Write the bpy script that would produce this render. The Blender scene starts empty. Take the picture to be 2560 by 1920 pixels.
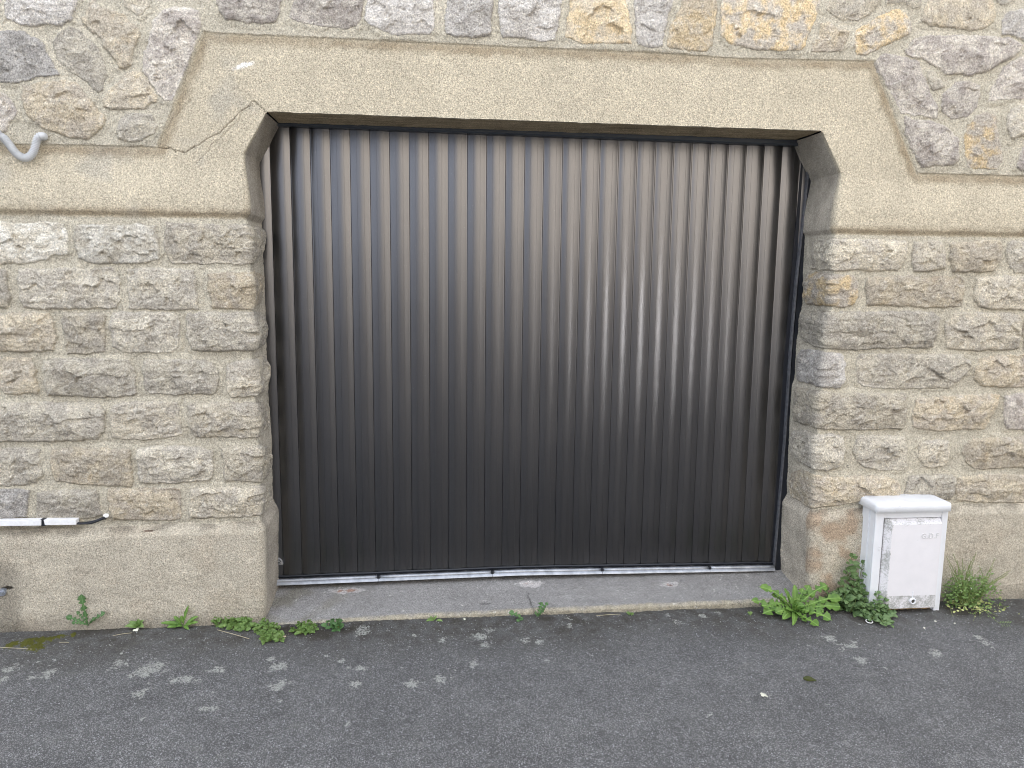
import bpy, bmesh, math, random
import numpy as np
from mathutils import Vector, Matrix
rad = math.radians
random.seed(7)
RS = np.random.RandomState(11)
sc = bpy.context.scene
C = sc.collection

# ------------------------------------------------------------------ camera
F, YAW, PIT, ROL = 1942.44, 0.1019, 0.1445, 0.0113
DIST, CAMZ = 3.3, 1.53
cy, sy, cp, sp = math.cos(YAW), math.sin(YAW), math.cos(PIT), math.sin(PIT)
fwd = np.array([sy*cp, cy*cp, -sp]); rt = np.array([cy, -sy, 0.0]); up = np.cross(rt, fwd)
c_, s_ = math.cos(ROL), math.sin(ROL)
RT, UP = rt*c_+up*s_, -rt*s_+up*c_
CAM = np.array([0, -DIST, CAMZ])
cam = bpy.data.cameras.new('camera'); camo = bpy.data.objects.new('camera', cam); C.objects.link(camo)
cam.sensor_width = 36; cam.lens = F/2560*36; cam.clip_end = 500; cam.clip_start = .05
camo.matrix_world = Matrix(((RT[0], UP[0], -fwd[0], CAM[0]), (RT[1], UP[1], -fwd[1], CAM[1]), (RT[2], UP[2], -fwd[2], CAM[2]), (0, 0, 0, 1)))
sc.camera = camo

# ------------------------------------------------------------------ light
sc.view_settings.view_transform = 'Standard'; sc.view_settings.look = 'None'
sc.view_settings.exposure = 1.93; sc.view_settings.gamma = 1
sc.cycles.pixel_filter_type = 'BLACKMAN_HARRIS'; sc.cycles.filter_width = 1.0; sc.cycles.sample_clamp_indirect = 3.0
SUN_EL, SUN_AZ = rad(44), rad(14)
w = bpy.data.worlds.new("World"); sc.world = w; w.use_nodes = True
nt = w.node_tree; nt.nodes.clear()
def wn(t, **k):
    n = nt.nodes.new(t)
    for a, b in k.items(): setattr(n, a, b)
    return n
sky = wn('ShaderNodeTexSky', sky_type='NISHITA', sun_disc=False, sun_elevation=SUN_EL, sun_rotation=SUN_AZ)
sky.air_density = 1.0; sky.dust_density = 2.5; sky.ozone_density = 1.0
tc = wn('ShaderNodeTexCoord'); mp = wn('ShaderNodeMapping'); mp.inputs['Scale'].default_value = (1.2, 1.2, 3)
cl = wn('ShaderNodeTexNoise'); cl.inputs['Scale'].default_value = 1.6; cl.inputs['Detail'].default_value = 6
cr = wn('ShaderNodeMapRange'); cr.inputs[1].default_value = .30; cr.inputs[2].default_value = .62; cr.inputs[3].default_value = .25; cr.inputs[4].default_value = .95
mx = wn('ShaderNodeMix', data_type='RGBA'); mx.inputs['B'].default_value = (7.6, 7.9, 8.5, 1)
bg = wn('ShaderNodeBackground'); bg.inputs['Strength'].default_value = .10
wo = wn('ShaderNodeOutputWorld')
L = nt.links.new
L(tc.outputs['Generated'], mp.inputs['Vector']); L(mp.outputs['Vector'], cl.inputs['Vector']); L(cl.outputs['Fac'], cr.inputs[0])
L(cr.outputs[0], mx.inputs['Factor']); L(sky.outputs['Color'], mx.inputs['A']); L(mx.outputs['Result'], bg.inputs['Color']); L(bg.outputs[0], wo.inputs[0])
sun = bpy.data.lights.new('sun', 'SUN'); sun.energy = 4.2; sun.angle = rad(.5); sun.color = (1, .95, .88)
suno = bpy.data.objects.new('sun', sun); C.objects.link(suno)
sd_ = Vector((math.sin(SUN_AZ)*math.cos(SUN_EL), math.cos(SUN_AZ)*math.cos(SUN_EL), math.sin(SUN_EL)))
suno.rotation_euler = sd_.to_track_quat('Z', 'Y').to_euler()

# ------------------------------------------------------------------ photo pixel -> world
def ray(px, py): return fwd + RT*(px-1280)/F - UP*(py-960)/F
def atY(px, py, Y=0.0):
    d = ray(px, py); t = (Y-CAM[1])/d[1]; return CAM+d*t
def atZ(px, py, Z=0.0):
    d = ray(px, py); t = (Z-CAM[2])/d[2]; return CAM+d*t
def atX(px, py, X):
    d = ray(px, py); t = (X-CAM[0])/d[0]; return CAM+d*t
def lin(v):
    v = np.asarray(v, float)/255.
    return np.where(v <= .04045, v/12.92, ((v+.055)/1.055)**2.4)
def col(r, g, b, k=.85): return lin((r, g, b))*k

# ------------------------------------------------------------------ helpers
def props(o, label=None, cat=None, group=None, kind=None):
    for k, v in (('label', label), ('category', cat), ('group', group), ('kind', kind)):
        if v: o[k] = v
    return o
def empty(name, loc=(0, 0, 0), **k):
    o = bpy.data.objects.new(name, None); o.location = loc; o.empty_display_size = .1; C.objects.link(o); return props(o, **k)
def link_mesh(name, me, mat, parent=None, **k):
    o = bpy.data.objects.new(name, me); C.objects.link(o)
    if mat: me.materials.append(mat)
    if parent is not None:
        o.parent = parent; o.matrix_parent_inverse = Matrix.Translation(-Vector(parent.location))
    return props(o, **k)
def from_bm(name, bm, mat, parent=None, smooth=False, **k):
    me = bpy.data.meshes.new(name); bm.normal_update()
    if smooth:
        for f in bm.faces: f.smooth = True
    bm.to_mesh(me); bm.free(); return link_mesh(name, me, mat, parent, **k)
def np_mesh(name, V, Q, attrs=None, smooth=True):
    me = bpy.data.meshes.new(name)
    me.vertices.add(len(V)); me.vertices.foreach_set('co', np.ascontiguousarray(V, np.float32).ravel())
    n = len(Q); me.loops.add(n*4); me.loops.foreach_set('vertex_index', np.ascontiguousarray(Q, np.int32).ravel())
    me.polygons.add(n); me.polygons.foreach_set('loop_start', np.arange(0, n*4, 4, dtype=np.int32))
    me.polygons.foreach_set('loop_total', np.full(n, 4, np.int32))
    me.update(calc_edges=True); me.polygons.foreach_set('use_smooth', np.full(n, smooth, bool))
    for nm, a in (attrs or {}).items():
        if a.ndim == 1:
            t = me.attributes.new(nm, 'FLOAT', 'POINT'); t.data.foreach_set('value', a.astype(np.float32))
        else:
            t = me.attributes.new(nm, 'FLOAT_COLOR', 'POINT')
            t.data.foreach_set('color', np.concatenate([a, np.ones((len(a), 1))], 1).astype(np.float32).ravel())
    me.validate(); me.update(); return me
def box(bm, x0, x1, y0, y1, z0, z1, bev=0):
    r = bmesh.ops.create_cube(bm, size=1, matrix=Matrix.Translation(((x0+x1)/2, (y0+y1)/2, (z0+z1)/2)) @ Matrix.Diagonal((x1-x0, y1-y0, z1-z0, 1)))
    if bev:
        es = list({e for v in r['verts'] for e in v.link_edges})
        bmesh.ops.bevel(bm, geom=es, offset=bev, segments=3, profile=.6, affect='EDGES')
def tube(bm, pts, rads, seg=10, cap=True):
    pts = [Vector(p) for p in pts]; rings = []
    if not hasattr(rads, '__len__'): rads = [rads]*len(pts)
    ref = None
    for i, p in enumerate(pts):
        t = (pts[min(i+1, len(pts)-1)]-pts[max(i-1, 0)]).normalized()
        if ref is None: ref = t.orthogonal().normalized()
        ref = (ref-t*ref.dot(t)).normalized(); b = t.cross(ref)
        rings.append([bm.verts.new(p+(ref*math.cos(a)+b*math.sin(a))*rads[i]) for a in [2*math.pi*j/seg for j in range(seg)]])
    for a, b in zip(rings, rings[1:]):
        for j in range(seg): bm.faces.new((a[j], a[(j+1) % seg], b[(j+1) % seg], b[j]))
    if cap: bm.faces.new(rings[0][::-1]); bm.faces.new(rings[-1])
def spline(pts, n):
    P = [np.array(p, float) for p in pts]; P = [2*P[0]-P[1]]+P+[2*P[-1]-P[-2]]; out = []
    m = len(P)-3
    for i in range(n+1):
        s = min(i/n*m, m-1e-9); k = int(s); t = s-k; a, b, c, d = P[k:k+4]
        out.append(.5*((2*b)+(c-a)*t+(2*a-5*b+4*c-d)*t*t+(3*b-a-3*c+d)*t**3))
    return out

# ------------------------------------------------------------------ numpy noise
PERM = RS.permutation(4096)
ANG = RS.rand(4096)*2*np.pi; GX, GY, RV = np.cos(ANG), np.sin(ANG), RS.rand(4096)
RV2 = RS.rand(4096)
def hsh(i, j): return PERM[(PERM[i & 4095]+j) & 4095]
def perlin(x, y):
    i = np.floor(x).astype(np.int64); j = np.floor(y).astype(np.int64); fx = x-i; fy = y-j
    u = fx**3*(fx*(fx*6-15)+10); v = fy**3*(fy*(fy*6-15)+10)
    def g(a, b):
        h = hsh(i+a, j+b); return GX[h]*(fx-a)+GY[h]*(fy-b)
    return 1.5*((g(0, 0)*(1-u)+g(1, 0)*u)*(1-v)+(g(0, 1)*(1-u)+g(1, 1)*u)*v)
def fbm(x, y, sc_, oc=4, rough=.5, off=0):
    r = 0; a = 1; t = 0
    for k in range(oc):
        r = r+a*perlin(x*sc_+off+17.3*k, y*sc_-off*1.7+9.1*k); t += a; a *= rough; sc_ *= 2.03
    return r/t*1.3
def worley(x, y):
    i = np.floor(x).astype(np.int64); j = np.floor(y).astype(np.int64)
    f1 = np.full(x.shape, 9.); f2 = f1.copy(); hh = np.zeros(x.shape, np.int64); ox = np.zeros(x.shape); oy = ox.copy()
    for a in (-1, 0, 1):
        for b in (-1, 0, 1):
            h = hsh(i+a, j+b); dx = i+a+RV[h]-x; dy = j+b+RV2[h]-y; d = dx*dx+dy*dy; m = d < f1
            f2 = np.where(m, f1, np.minimum(f2, d)); f1 = np.where(m, d, f1); hh = np.where(m, h, hh)
            ox = np.where(m, dx, ox); oy = np.where(m, dy, oy)
    return np.sqrt(f1), np.sqrt(f2), hh, ox, oy
def sst(a, b, x):
    t = np.clip((x-a)/(b-a), 0, 1); return t*t*(3-2*t)
def poly_sdf(px, py, poly):
    poly = np.asarray(poly); d = np.full(px.shape, 1e9); ins = np.zeros(px.shape, bool)
    for (ax, ay), (bx, by) in zip(poly, np.roll(poly, -1, 0)):
        ex, ey = bx-ax, by-ay; wx, wy = px-ax, py-ay
        t = np.clip((wx*ex+wy*ey)/(ex*ex+ey*ey+1e-12), 0, 1)
        d = np.minimum(d, (wx-ex*t)**2+(wy-ey*t)**2)
        c = (ay > py) != (by > py)
        with np.errstate(divide='ignore', invalid='ignore'):
            ins ^= c & (px < (bx-ax)*(py-ay)/(by-ay+1e-15)+ax)
    return np.where(ins, 1, -1)*np.sqrt(d)

# ------------------------------------------------------------------ opening outline (traced), corner lines of the two jambs
KL = [(613, 383), (613, 547), (615, 563), (623, 680), (627, 816), (629, 900), (634, 975), (637, 1030), (644, 1126), (647, 1253), (649, 1304), (650, 1560)]
KR = [(2102, 433), (2096, 500), (2089, 587), (2084, 640), (2081, 766), (2073, 800), (2064, 870), (2059, 965), (2050, 990), (2043, 1100), (2040, 1176), (2036, 1262), (2031, 1464)]
TL, TR = atY(667, 281), atY(2055, 329)
def corner(K, top):
    P = [atY(*q) for q in K][::-1]; zs = [-.3]+[p[2] for p in P]+[top[2]]; xs = [P[0][0]]+[p[0] for p in P]+[top[0]]
    return lambda z: np.interp(z, zs, xs)
XL, XR = corner(KL, TL), corner(KR, TR)
zTL, zTR = TL[2], TR[2]
DEPTH = .38          # how far the reveal runs back
YD = .295             # plane of the door
X0, X1, ZM = -3.4, 4.6, 3.5

# stones: crops of the photo (x0, y0, pixels per pixel), outline in crop pixels, colour code
CR = {'A': (0, 0), 'D': (600, 0), 'H': (1200, 0), 'E': (1860, 0), 'B': (0, 500), 'C': (0, 1000), 'F': (1860, 500), 'J': (1860, 900)}
ST = [
('A','L',[(60,0),(55,100),(70,145),(130,175),(200,205),(300,205),(400,190),(490,200),(560,160),(600,90),(612,0),(600,-60),(70,-60)]),
('A','D',[(-60,240),(0,245),(100,245),(200,265),(300,310),(340,350),(370,420),(420,480),(440,550),(485,598),(400,605),(300,610),(200,640),(120,655),(0,650),(-60,640)]),
('A','G',[(555,220),(620,240),(700,310),(760,360),(800,430),(830,530),(850,590),(830,650),(800,720),(780,730),(700,660),(620,600),(540,550),(480,490),(440,390),(430,340),(450,290),(510,240)]),
('A','T',[(760,10),(800,60),(900,90),(990,120),(1040,190),(1100,220),(1110,260),(1080,340),(1050,420),(1040,500),(990,550),(950,540),(920,480),(880,440),(830,380),(810,310),(740,250),(660,180),(655,150),(690,90),(720,30)]),
('A','P',[(1210,160),(1300,90),(1400,60),(1500,65),(1580,110),(1590,190),(1550,300),(1560,400),(1530,450),(1500,520),(1470,600),(1430,640),(1420,720),(1370,790),(1310,790),(1250,740),(1200,660),(1140,560),(1130,500),(1150,400),(1180,330),(1200,240)]),
('A','T',[(1060,560),(1120,570),(1180,660),(1240,760),(1240,800),(1160,850),(1080,865),(960,860),(870,868),(830,830),(830,760),(880,710),(930,660),(990,590)]),
('A','Y',[(190,690),(300,660),(440,650),(520,640),(600,650),(680,740),(760,830),(830,930),(840,980),(760,1050),(700,1100),(560,1090),(430,1040),(340,1010),(240,930),(210,850),(180,760)]),
('A','P',[(-60,740),(0,730),(50,750),(100,800),(140,880),(130,920),(80,970),(60,1040),(0,1040),(-60,1000)]),
('A','G',[(950,960),(1000,910),(1100,905),(1200,910),(1225,960),(1240,1010),(1220,1060),(1180,1080),(1100,1115),(1000,1110),(940,1095),(935,1030)]),
('A','B',[(970,0),(1000,50),(1040,90),(1090,120),(1140,100),(1180,50),(1170,0),(1160,-60),(980,-60)]),
('A','P',[(1720,0),(1740,100),(1800,150),(1900,170),(2000,185),(2100,190),(2190,170),(2210,100),(2220,0),(2220,-60),(1720,-60)]),
('D','P',[(430,0),(415,80),(400,140),(450,170),(540,190),(640,205),(740,220),(850,225),(920,200),(950,140),(970,60),(975,0),(970,-60),(430,-60)]),
('D','L',[(1010,0),(1000,80),(990,150),(1030,190),(1100,240),(1200,275),(1350,280),(1500,270),(1530,240),(1530,100),(1515,0),(1500,-60),(1010,-60)]),
('D','L',[(1640,0),(1625,100),(1620,200),(1640,270),(1720,290),(1850,295),(1970,290),(1985,150),(1995,0),(1990,-60),(1650,-60)]),
('H','L',[(150,0),(150,150),(175,290),(300,300),(480,330),(590,320),(605,250),(625,100),(650,0),(640,-60),(150,-60)]),
('H','O',[(720,0),(700,100),(680,200),(680,290),(760,340),(900,345),(1040,345),(1190,350),(1195,240),(1170,120),(1140,0),(1130,-60),(730,-60)]),
('H','L',[(1215,0),(1215,30),(1220,150),(1235,250),(1250,350),(1340,380),(1440,370),(1450,270),(1480,150),(1520,0),(1500,-50),(1210,-50)]),
('H','O',[(1610,0),(1570,100),(1500,200),(1480,300),(1475,370),(1560,390),(1660,400),(1780,405),(1835,360),(1835,250),(1870,100),(1865,20),(1820,-50),(1620,-60)]),
('E','Q',[(-186,60),(-176,150),(-186,280),(-136,340),(-36,370),(150,395),(300,400),(430,405),(480,350),(510,250),(560,170),(585,60),(590,-60),(-160,-60)]),
('E','B',[(660,0),(650,80),(700,130),(780,160),(880,165),(980,120),(1040,60),(1060,0),(1050,-60),(670,-60)]),
('E','Y',[(610,190),(660,185),(740,220),(820,250),(800,330),(760,410),(650,410),(530,410),(545,350),(590,280)]),
('E','Q',[(880,240),(960,200),(1060,130),(1200,80),(1280,110),(1310,190),(1300,270),(1200,320),(1080,370),(960,435),(900,430),(860,360),(880,300)]),
('E','G',[(1110,0),(1110,40),(1190,20),(1260,25),(1350,70),(1390,50),(1400,0),(1390,-60),(1110,-60)]),
('E','T',[(1450,20),(1410,100),(1400,170),(1460,210),(1560,210),(1680,230),(1800,240),(1900,220),(1960,190),(1990,110),(1960,40),(1940,0),(1900,-60),(1480,-60)]),
('E','G',[(1970,0),(2030,45),(2090,30),(2130,0),(2120,-60),(1970,-50)]),
('E','L',[(2110,90),(2200,80),(2300,60),(2300,350),(2200,320),(2130,290),(2030,270),(2030,170),(2060,110)]),
('E','P',[(1330,330),(1400,290),(1500,290),(1700,280),(1900,290),(2100,310),(2190,360),(2150,430),(2020,500),(1900,570),(1780,600),(1700,580),(1600,600),(1540,540),(1420,470),(1280,440),(1270,400)]),
('E','P',[(1080,430),(1120,420),(1200,450),(1360,480),(1400,560),(1440,680),(1480,780),(1520,850),(1530,930),(1480,940),(1380,910),(1240,900),(1190,800),(1130,680),(1060,560),(1040,490)]),
('E','G',[(1450,570),(1490,560),(1550,640),(1570,690),(1500,720),(1470,700),(1440,620)]),
('E','P',[(1660,660),(1750,640),(1860,680),(1860,750),(1830,850),(1770,920),(1700,930),(1640,940),(1580,900),(1550,830),(1570,740)]),
('E','P',[(2040,540),(2120,480),(2300,420),(2300,770),(2150,780),(2000,790),(1920,790),(1940,720),(1990,640)]),
('E','G',[(2100,870),(2200,830),(2300,830),(2300,1060),(2190,1080),(2110,1100),(2070,1020),(2070,930)]),
('E','P',[(1260,920),(1350,950),(1480,960),(1600,1010),(1680,1100),(1690,1250),(1640,1300),(1500,1310),(1400,1320),(1360,1270),(1310,1170),(1260,1040)]),
('E','Q',[(1830,920),(1900,890),(1980,920),(1990,1020),(2020,1150),(2030,1270),(1990,1330),(1880,1330),(1760,1330),(1740,1230),(1730,1080),(1770,990)]),
('E','P',[(2200,1160),(2300,1150),(2300,1340),(2180,1350),(2140,1320),(2160,1240)]),
('B','W',[(-90,180),(0,175),(200,185),(400,180),(510,190),(540,260),(550,310),(550,400),(540,430),(440,430),(380,470),(200,500),(0,505),(-90,500)]),
('B','W',[(610,190),(700,200),(900,200),(1100,190),(1240,210),(1260,280),(1265,380),(1270,460),(1180,490),(1000,495),(820,500),(700,490),(640,450),(610,370),(600,280)]),
('B','B',[(1320,180),(1500,190),(1700,200),(1930,195),(2030,215),(2055,260),(2050,400),(2000,490),(1940,512),(1750,500),(1500,500),(1370,500),(1320,440),(1305,330)]),
('B','G',[(-90,540),(0,545),(55,560),(70,650),(85,750),(70,850),(0,850),(-90,840)]),
('B','G',[(160,550),(300,540),(600,545),(900,540),(940,580),(960,660),(950,800),(930,850),(700,855),(400,860),(200,850),(170,780),(150,660)]),
('B','G',[(1020,550),(1150,540),(1400,545),(1540,560),(1550,650),(1575,780),(1570,860),(1350,865),(1130,860),(1030,850),(1030,720),(1010,620)]),
('B','Y',[(1650,590),(1720,575),(1960,570),(2000,560),(2065,600),(2070,680),(2050,800),(1990,850),(1860,860),(1680,855),(1670,760),(1650,680)]),
('B','T',[(-90,890),(0,895),(200,890),(390,895),(440,960),(450,1080),(440,1190),(300,1195),(150,1200),(0,1195),(-90,1190)]),
('B','B',[(510,890),(700,890),(840,900),(835,1050),(840,1190),(680,1220),(540,1210),(520,1100),(500,980)]),
('B','G',[(890,890),(1100,885),(1380,890),(1415,920),(1425,1050),(1410,1160),(1360,1205),(1200,1200),(980,1195),(900,1160),(890,1080),(870,980)]),
('B','G',[(1490,900),(1600,890),(1900,890),(2020,880),(2070,910),(2085,1030),(2070,1130),(1990,1190),(1800,1195),(1600,1195),(1520,1180),(1490,1080),(1480,970)]),
('B','T',[(0,1250),(150,1240),(260,1245),(285,1320),(300,1420),(310,1520),(150,1530),(50,1530),(10,1450),(0,1350)]),
('B','G',[(360,1260),(600,1250),(900,1260),(1030,1270),(1070,1350),(1080,1450),(1095,1530),(980,1550),(800,1555),(600,1545),(400,1545),(370,1450),(350,1330)]),
('B','G',[(1140,1270),(1300,1255),(1500,1260),(1700,1280),(1730,1350),(1720,1500),(1690,1530),(1400,1530),(1200,1525),(1150,1470),(1135,1350)]),
('B','B',[(1810,1290),(1880,1265),(1970,1260),(2060,1230),(2100,1330),(2095,1420),(2080,1500),(2020,1540),(1930,1550),(1830,1560),(1800,1500),(1795,1380)]),
('C','G',[(-90,30),(0,30),(150,20),(500,15),(800,25),(830,100),(835,240),(780,300),(600,320),(300,320),(0,325),(-90,320)]),
('C','B',[(900,40),(1000,15),(1300,10),(1410,25),(1430,150),(1440,270),(1330,290),(1150,310),(980,305),(890,290),(885,180),(875,80)]),
('C','B',[(1500,30),(1700,20),(1950,15),(2070,10),(2115,80),(2110,200),(2060,270),(2000,290),(1750,290),(1560,295),(1510,250),(1500,130)]),
('C','G',[(-90,370),(0,375),(200,380),(320,385),(335,500),(350,600),(300,650),(150,670),(0,670),(-90,660)]),
('C','T',[(420,390),(600,375),(900,380),(1030,385),(1045,520),(1060,640),(1030,680),(850,670),(650,660),(450,640),(420,560),(405,460)]),
('C','G',[(1100,380),(1300,360),(1600,370),(1680,400),(1690,500),(1690,620),(1500,645),(1300,650),(1120,650),(1100,560),(1090,450)]),
('C','B',[(1760,390),(1850,360),(2040,350),(2110,380),(2125,480),(2115,580),(2060,630),(1900,635),(1790,630),(1775,540)]),
('C','D',[(-90,700),(100,700),(230,710),(230,800),(220,920),(100,930),(-90,930)]),
('C','G',[(310,720),(500,705),(770,710),(800,800),(820,900),(700,930),(400,935),(300,930),(300,820)]),
('C','Y',[(860,700),(1100,690),(1430,700),(1440,800),(1440,940),(1200,945),(900,940),(870,850)]),
('C','B',[(1510,690),(1800,680),(2040,680),(2120,650),(2140,760),(2110,860),(2050,910),(1800,920),(1600,930),(1510,920),(1500,800)]),
('F','B',[(560,330),(620,315),(720,310),(900,315),(1100,320),(1260,330),(1280,400),(1240,520),(1200,560),(1000,560),(850,550),(730,555),(620,550),(540,540),(545,430)]),
('F','B',[(1340,330),(1450,320),(1560,335),(1580,420),(1575,530),(1540,550),(1400,565),(1330,555),(1315,480),(1330,400)]),
('F','T',[(1620,340),(1800,325),(2000,320),(2030,350),(2010,450),(1970,560),(1800,570),(1640,565),(1610,450)]),
('F','G',[(2080,330),(2300,320),(2300,570),(2120,570),(2080,500),(2060,430)]),
('F','Q',[(520,590),(600,570),(700,590),(850,600),(890,640),(890,760),(860,810),(800,845),(700,835),(600,830),(520,820),(490,760),(500,650)]),
('F','T',[(960,610),(1200,600),(1500,605),(1700,605),(1730,640),(1725,780),(1700,830),(1550,850),(1300,840),(1100,830),(970,830),(950,750)]),
('F','B',[(1820,615),(2000,600),(2300,610),(2300,870),(2100,860),(1960,860),(1850,840),(1810,790),(1810,680)]),
('F','G',[(500,880),(600,880),(800,885),(1100,880),(1480,885),(1530,930),(1530,1030),(1490,1120),(1480,1160),(1200,1165),(900,1180),(660,1175),(560,1150),(480,1100),(455,1000),(460,930)]),
('F','B',[(1640,900),(1800,895),(2100,890),(2170,920),(2180,1050),(2150,1170),(1950,1190),(1700,1180),(1590,1170),(1575,1080),(1590,960)]),
('F','B',[(2210,920),(2320,900),(2320,1180),(2200,1170),(2190,1050)]),
('F','L',[(470,1180),(600,1190),(760,1215),(790,1300),(790,1430),(750,1480),(650,1480),(550,1450),(440,1430),(425,1330),(440,1230)]),
('F','G',[(900,1220),(1200,1215),(1500,1220),(1700,1220),(1770,1270),(1770,1330),(1700,1420),(1600,1480),(1300,1490),(1000,1480),(930,1460),(880,1430),(880,1300)]),
('F','Y',[(1850,1250),(2000,1225),(2320,1220),(2320,1480),(2000,1475),(1850,1460),(1810,1400),(1825,1310)]),
('J','B',[(440,215),(530,230),(620,250),(800,265),(1000,265),(1270,270),(1275,400),(1250,540),(1100,545),(900,550),(700,545),(590,540),(500,510),(410,480),(405,380),(420,280)]),
('J','Y',[(1350,305),(1550,285),(1800,275),(2010,270),(1990,370),(1950,420),(1890,540),(1700,545),(1600,550),(1450,550),(1320,520),(1320,440)]),
('J','P',[(2050,290),(2130,265),(2320,260),(2320,550),(2060,545),(2040,450)]),
('J','G',[(400,560),(500,560),(570,590),(700,580),(770,600),(790,700),(770,820),(730,850),(650,870),(570,860),(430,790),(380,730),(375,640)]),
('J','G',[(880,600),(1000,595),(1250,600),(1275,700),(1270,860),(1130,865),(960,850),(890,800),(860,730),(870,660)]),
('J','B',[(1380,640),(1500,635),(1610,640),(1605,740),(1600,800),(1560,845),(1400,835),(1370,760)]),
('J','T',[(1730,670),(1800,620),(2000,610),(2320,600),(2320,840),(2100,840),(1960,845),(1810,860),(1740,800),(1710,720)]),
('J','Y',[(390,890),(470,865),(570,905),(700,925),(900,910),(1100,915),(1200,950),(1230,1020),(1200,1080),(900,1110),(700,1150),(570,1160),(530,1170),(380,1080),(360,980)]),
('J','G',[(1290,920),(1400,905),(1640,905),(1665,970),(1650,1040),(1620,1100),(1400,1100),(1270,1080),(1275,980)]),
('J','T',[(1680,930),(1900,900),(2100,900),(2320,920),(2320,1110),(2100,1130),(1900,1120),(1680,1110),(1660,1030)]),
]
PAL = {'L': ((196,192,188), (170,165,160)), 'D': ((158,155,152), (182,179,176)), 'G': ((170,163,150), (192,184,165)), 'T': ((176,165,146), (196,182,154)),
       'P': ((165,156,150), (198,190,178)), 'Y': ((190,175,146), (174,162,144)), 'B': ((192,182,160), (172,164,150)), 'W': ((212,208,196), (188,180,162)),
       'O': ((212,188,142), (196,180,152)), 'Q': ((180,170,156), (212,184,130))}
MORTAR = lin((187, 180, 163)); BAND = lin((191, 181, 160)); PLI = lin((180, 172, 156))
left_st, mid_st, right_st = [], [], []
for s_i, (cr_, code, pts) in enumerate(ST):
    x0, y0 = CR[cr_]; W = []
    for (a, b) in pts:
        q = (x0+a/3.16, y0+b/3.16); p = atY(*q); X, Z = p[0], p[2]
        if Z < zTL:
            if cr_ in 'BC' and X > XL(Z): r = atX(*q, XL(Z)); X, Z = XL(r[2])+max(0, r[1]), r[2]
            elif cr_ in 'FJ' and X < XR(Z): r = atX(*q, XR(Z)); X, Z = XR(r[2])-max(0, r[1]), r[2]
        W.append((X, Z))
    kind = 'r' if cr_ in 'ADHE' else 'c'
    e = (np.array(W), code, kind, s_i, False)
    (left_st if cr_ in 'BC' else right_st if cr_ in 'FJ' else mid_st).append(e)
# stones outside the photograph (seen when the camera moves aside): courses and rubble
def jit(P, a=.006): return [(x+random.uniform(-a, a), z+random.uniform(-a, a)) for x, z in P]
gen = []
fz = lambda i, x: .545+i*.148
for i in range(7):
    for side in (0, 1):
        x = X0 if side == 0 else atY(2560, 900)[0]-.12+random.uniform(0, .15); xe = atY(0, 900)[0]+.1 if side == 0 else X1
        zt = [atY(30, v)[2] if side == 0 else atY(2540, v)[2] for v in (1220, 1120, 1005, 895, 782, 672, 558)][i]
        zb = [atY(30, v)[2] if side == 0 else atY(2540, v)[2] for v in (1292, 1212, 1100, 985, 875, 768, 660)][i]
        while x < xe:
            wd = random.uniform(.17, .36); a, b = x, min(x+wd, xe+.2)
            gen.append((np.array(jit([(a, zb+.02), (a+.02, zb), ((a+b)/2, zb-.004), (b-.02, zb), (b, zb+.03), (b, zt-.02), (b-.015, zt), ((a+b)/2, zt+.004), (a+.02, zt), (a, zt-.03)], .004)),
                        random.choice('BGTGYBG'), 'c', 200+len(gen), True)); x = b+.028
def rubble(xa, xb, za, zb):
    s = .24
    for i in range(int((xb-xa)/s)+1):
        for j in range(int((zb-za)/s)+1):
            cx = xa+(i+(j % 2)*.5)*s+random.uniform(-.04, .04); cz = za+j*s+random.uniform(-.03, .03); n = random.randint(5, 7); P = []
            o = random.uniform(0, 6)
            for k in range(n): a = o+2*math.pi*k/n+random.uniform(-.2, .2); P.append((cx+math.cos(a)*random.uniform(.10, .135)*1.05, cz+math.sin(a)*random.uniform(.09, .12)))
            gen.append((np.array(P), random.choice('PGTLPQDOBP'), 'r', 200+len(gen), True))
rubble(X0, X1, 2.0, ZM+.1)

def offframe(P):
    q = P.mean(0); d = np.array([q[0], 0, q[1]])-CAM; zf = d@fwd; px = 1280+F*(d@RT)/zf; py = 960-F*(d@UP)/zf
    return px < -60 or px > 2620 or py < -75
gen = [g for g in gen if offframe(g[0])]
# band and plinth outlines (front plane)
def ln(q1, q2, x):
    a, b = atY(*q1), atY(*q2); return a[2]+(b[2]-a[2])*(x-a[0])/(b[0]-a[0])
bl = [(X0-1, ln((0, 538), (601, 547), X0-1)), tuple(atY(613, 548)[[0, 2]]), tuple(atY(2089, 587)[[0, 2]]), (X1+1, ln((2091, 587), (2560, 595), X1+1)),
      (X1+1, ln((2293, 433), (2560, 440), X1+1))]
bu = [atY(*q)[[0, 2]] for q in [(2293, 433), (2186, 152), (1860, 146), (1611, 130), (1300, 118), (900, 98), (600, 85), (508, 79), (392, 367), (171, 362)]]
BANDP = np.array(bl+[tuple(q) for q in bu]+[(X0-1, ln((0, 360), (171, 362), X0-1))])
PL_L = lambda x: ln((0, 1328), (655, 1300), x); PL_R = lambda x: ln((2034, 1274), (2560, 1254), x)
CRACKS = [[(1245,1160),(1300,1175),(1350,1165),(1390,1190),(1470,1205),(1550,1150),(1650,1090),(1760,1020),(1830,950),(1900,880),(2000,800),(2030,815),(2090,880)],
          [(1500,680),(1510,740),(1505,790),(1440,860),(1370,930),(1290,1060),(1245,1160)], [(2000,830),(1940,850),(1880,960),(1700,1130),(1560,1290)]]
CRACKS = [[tuple(atY(a/3.16, b/3.16)[[0, 2]]) for a, b in c] for c in CRACKS]
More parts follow.
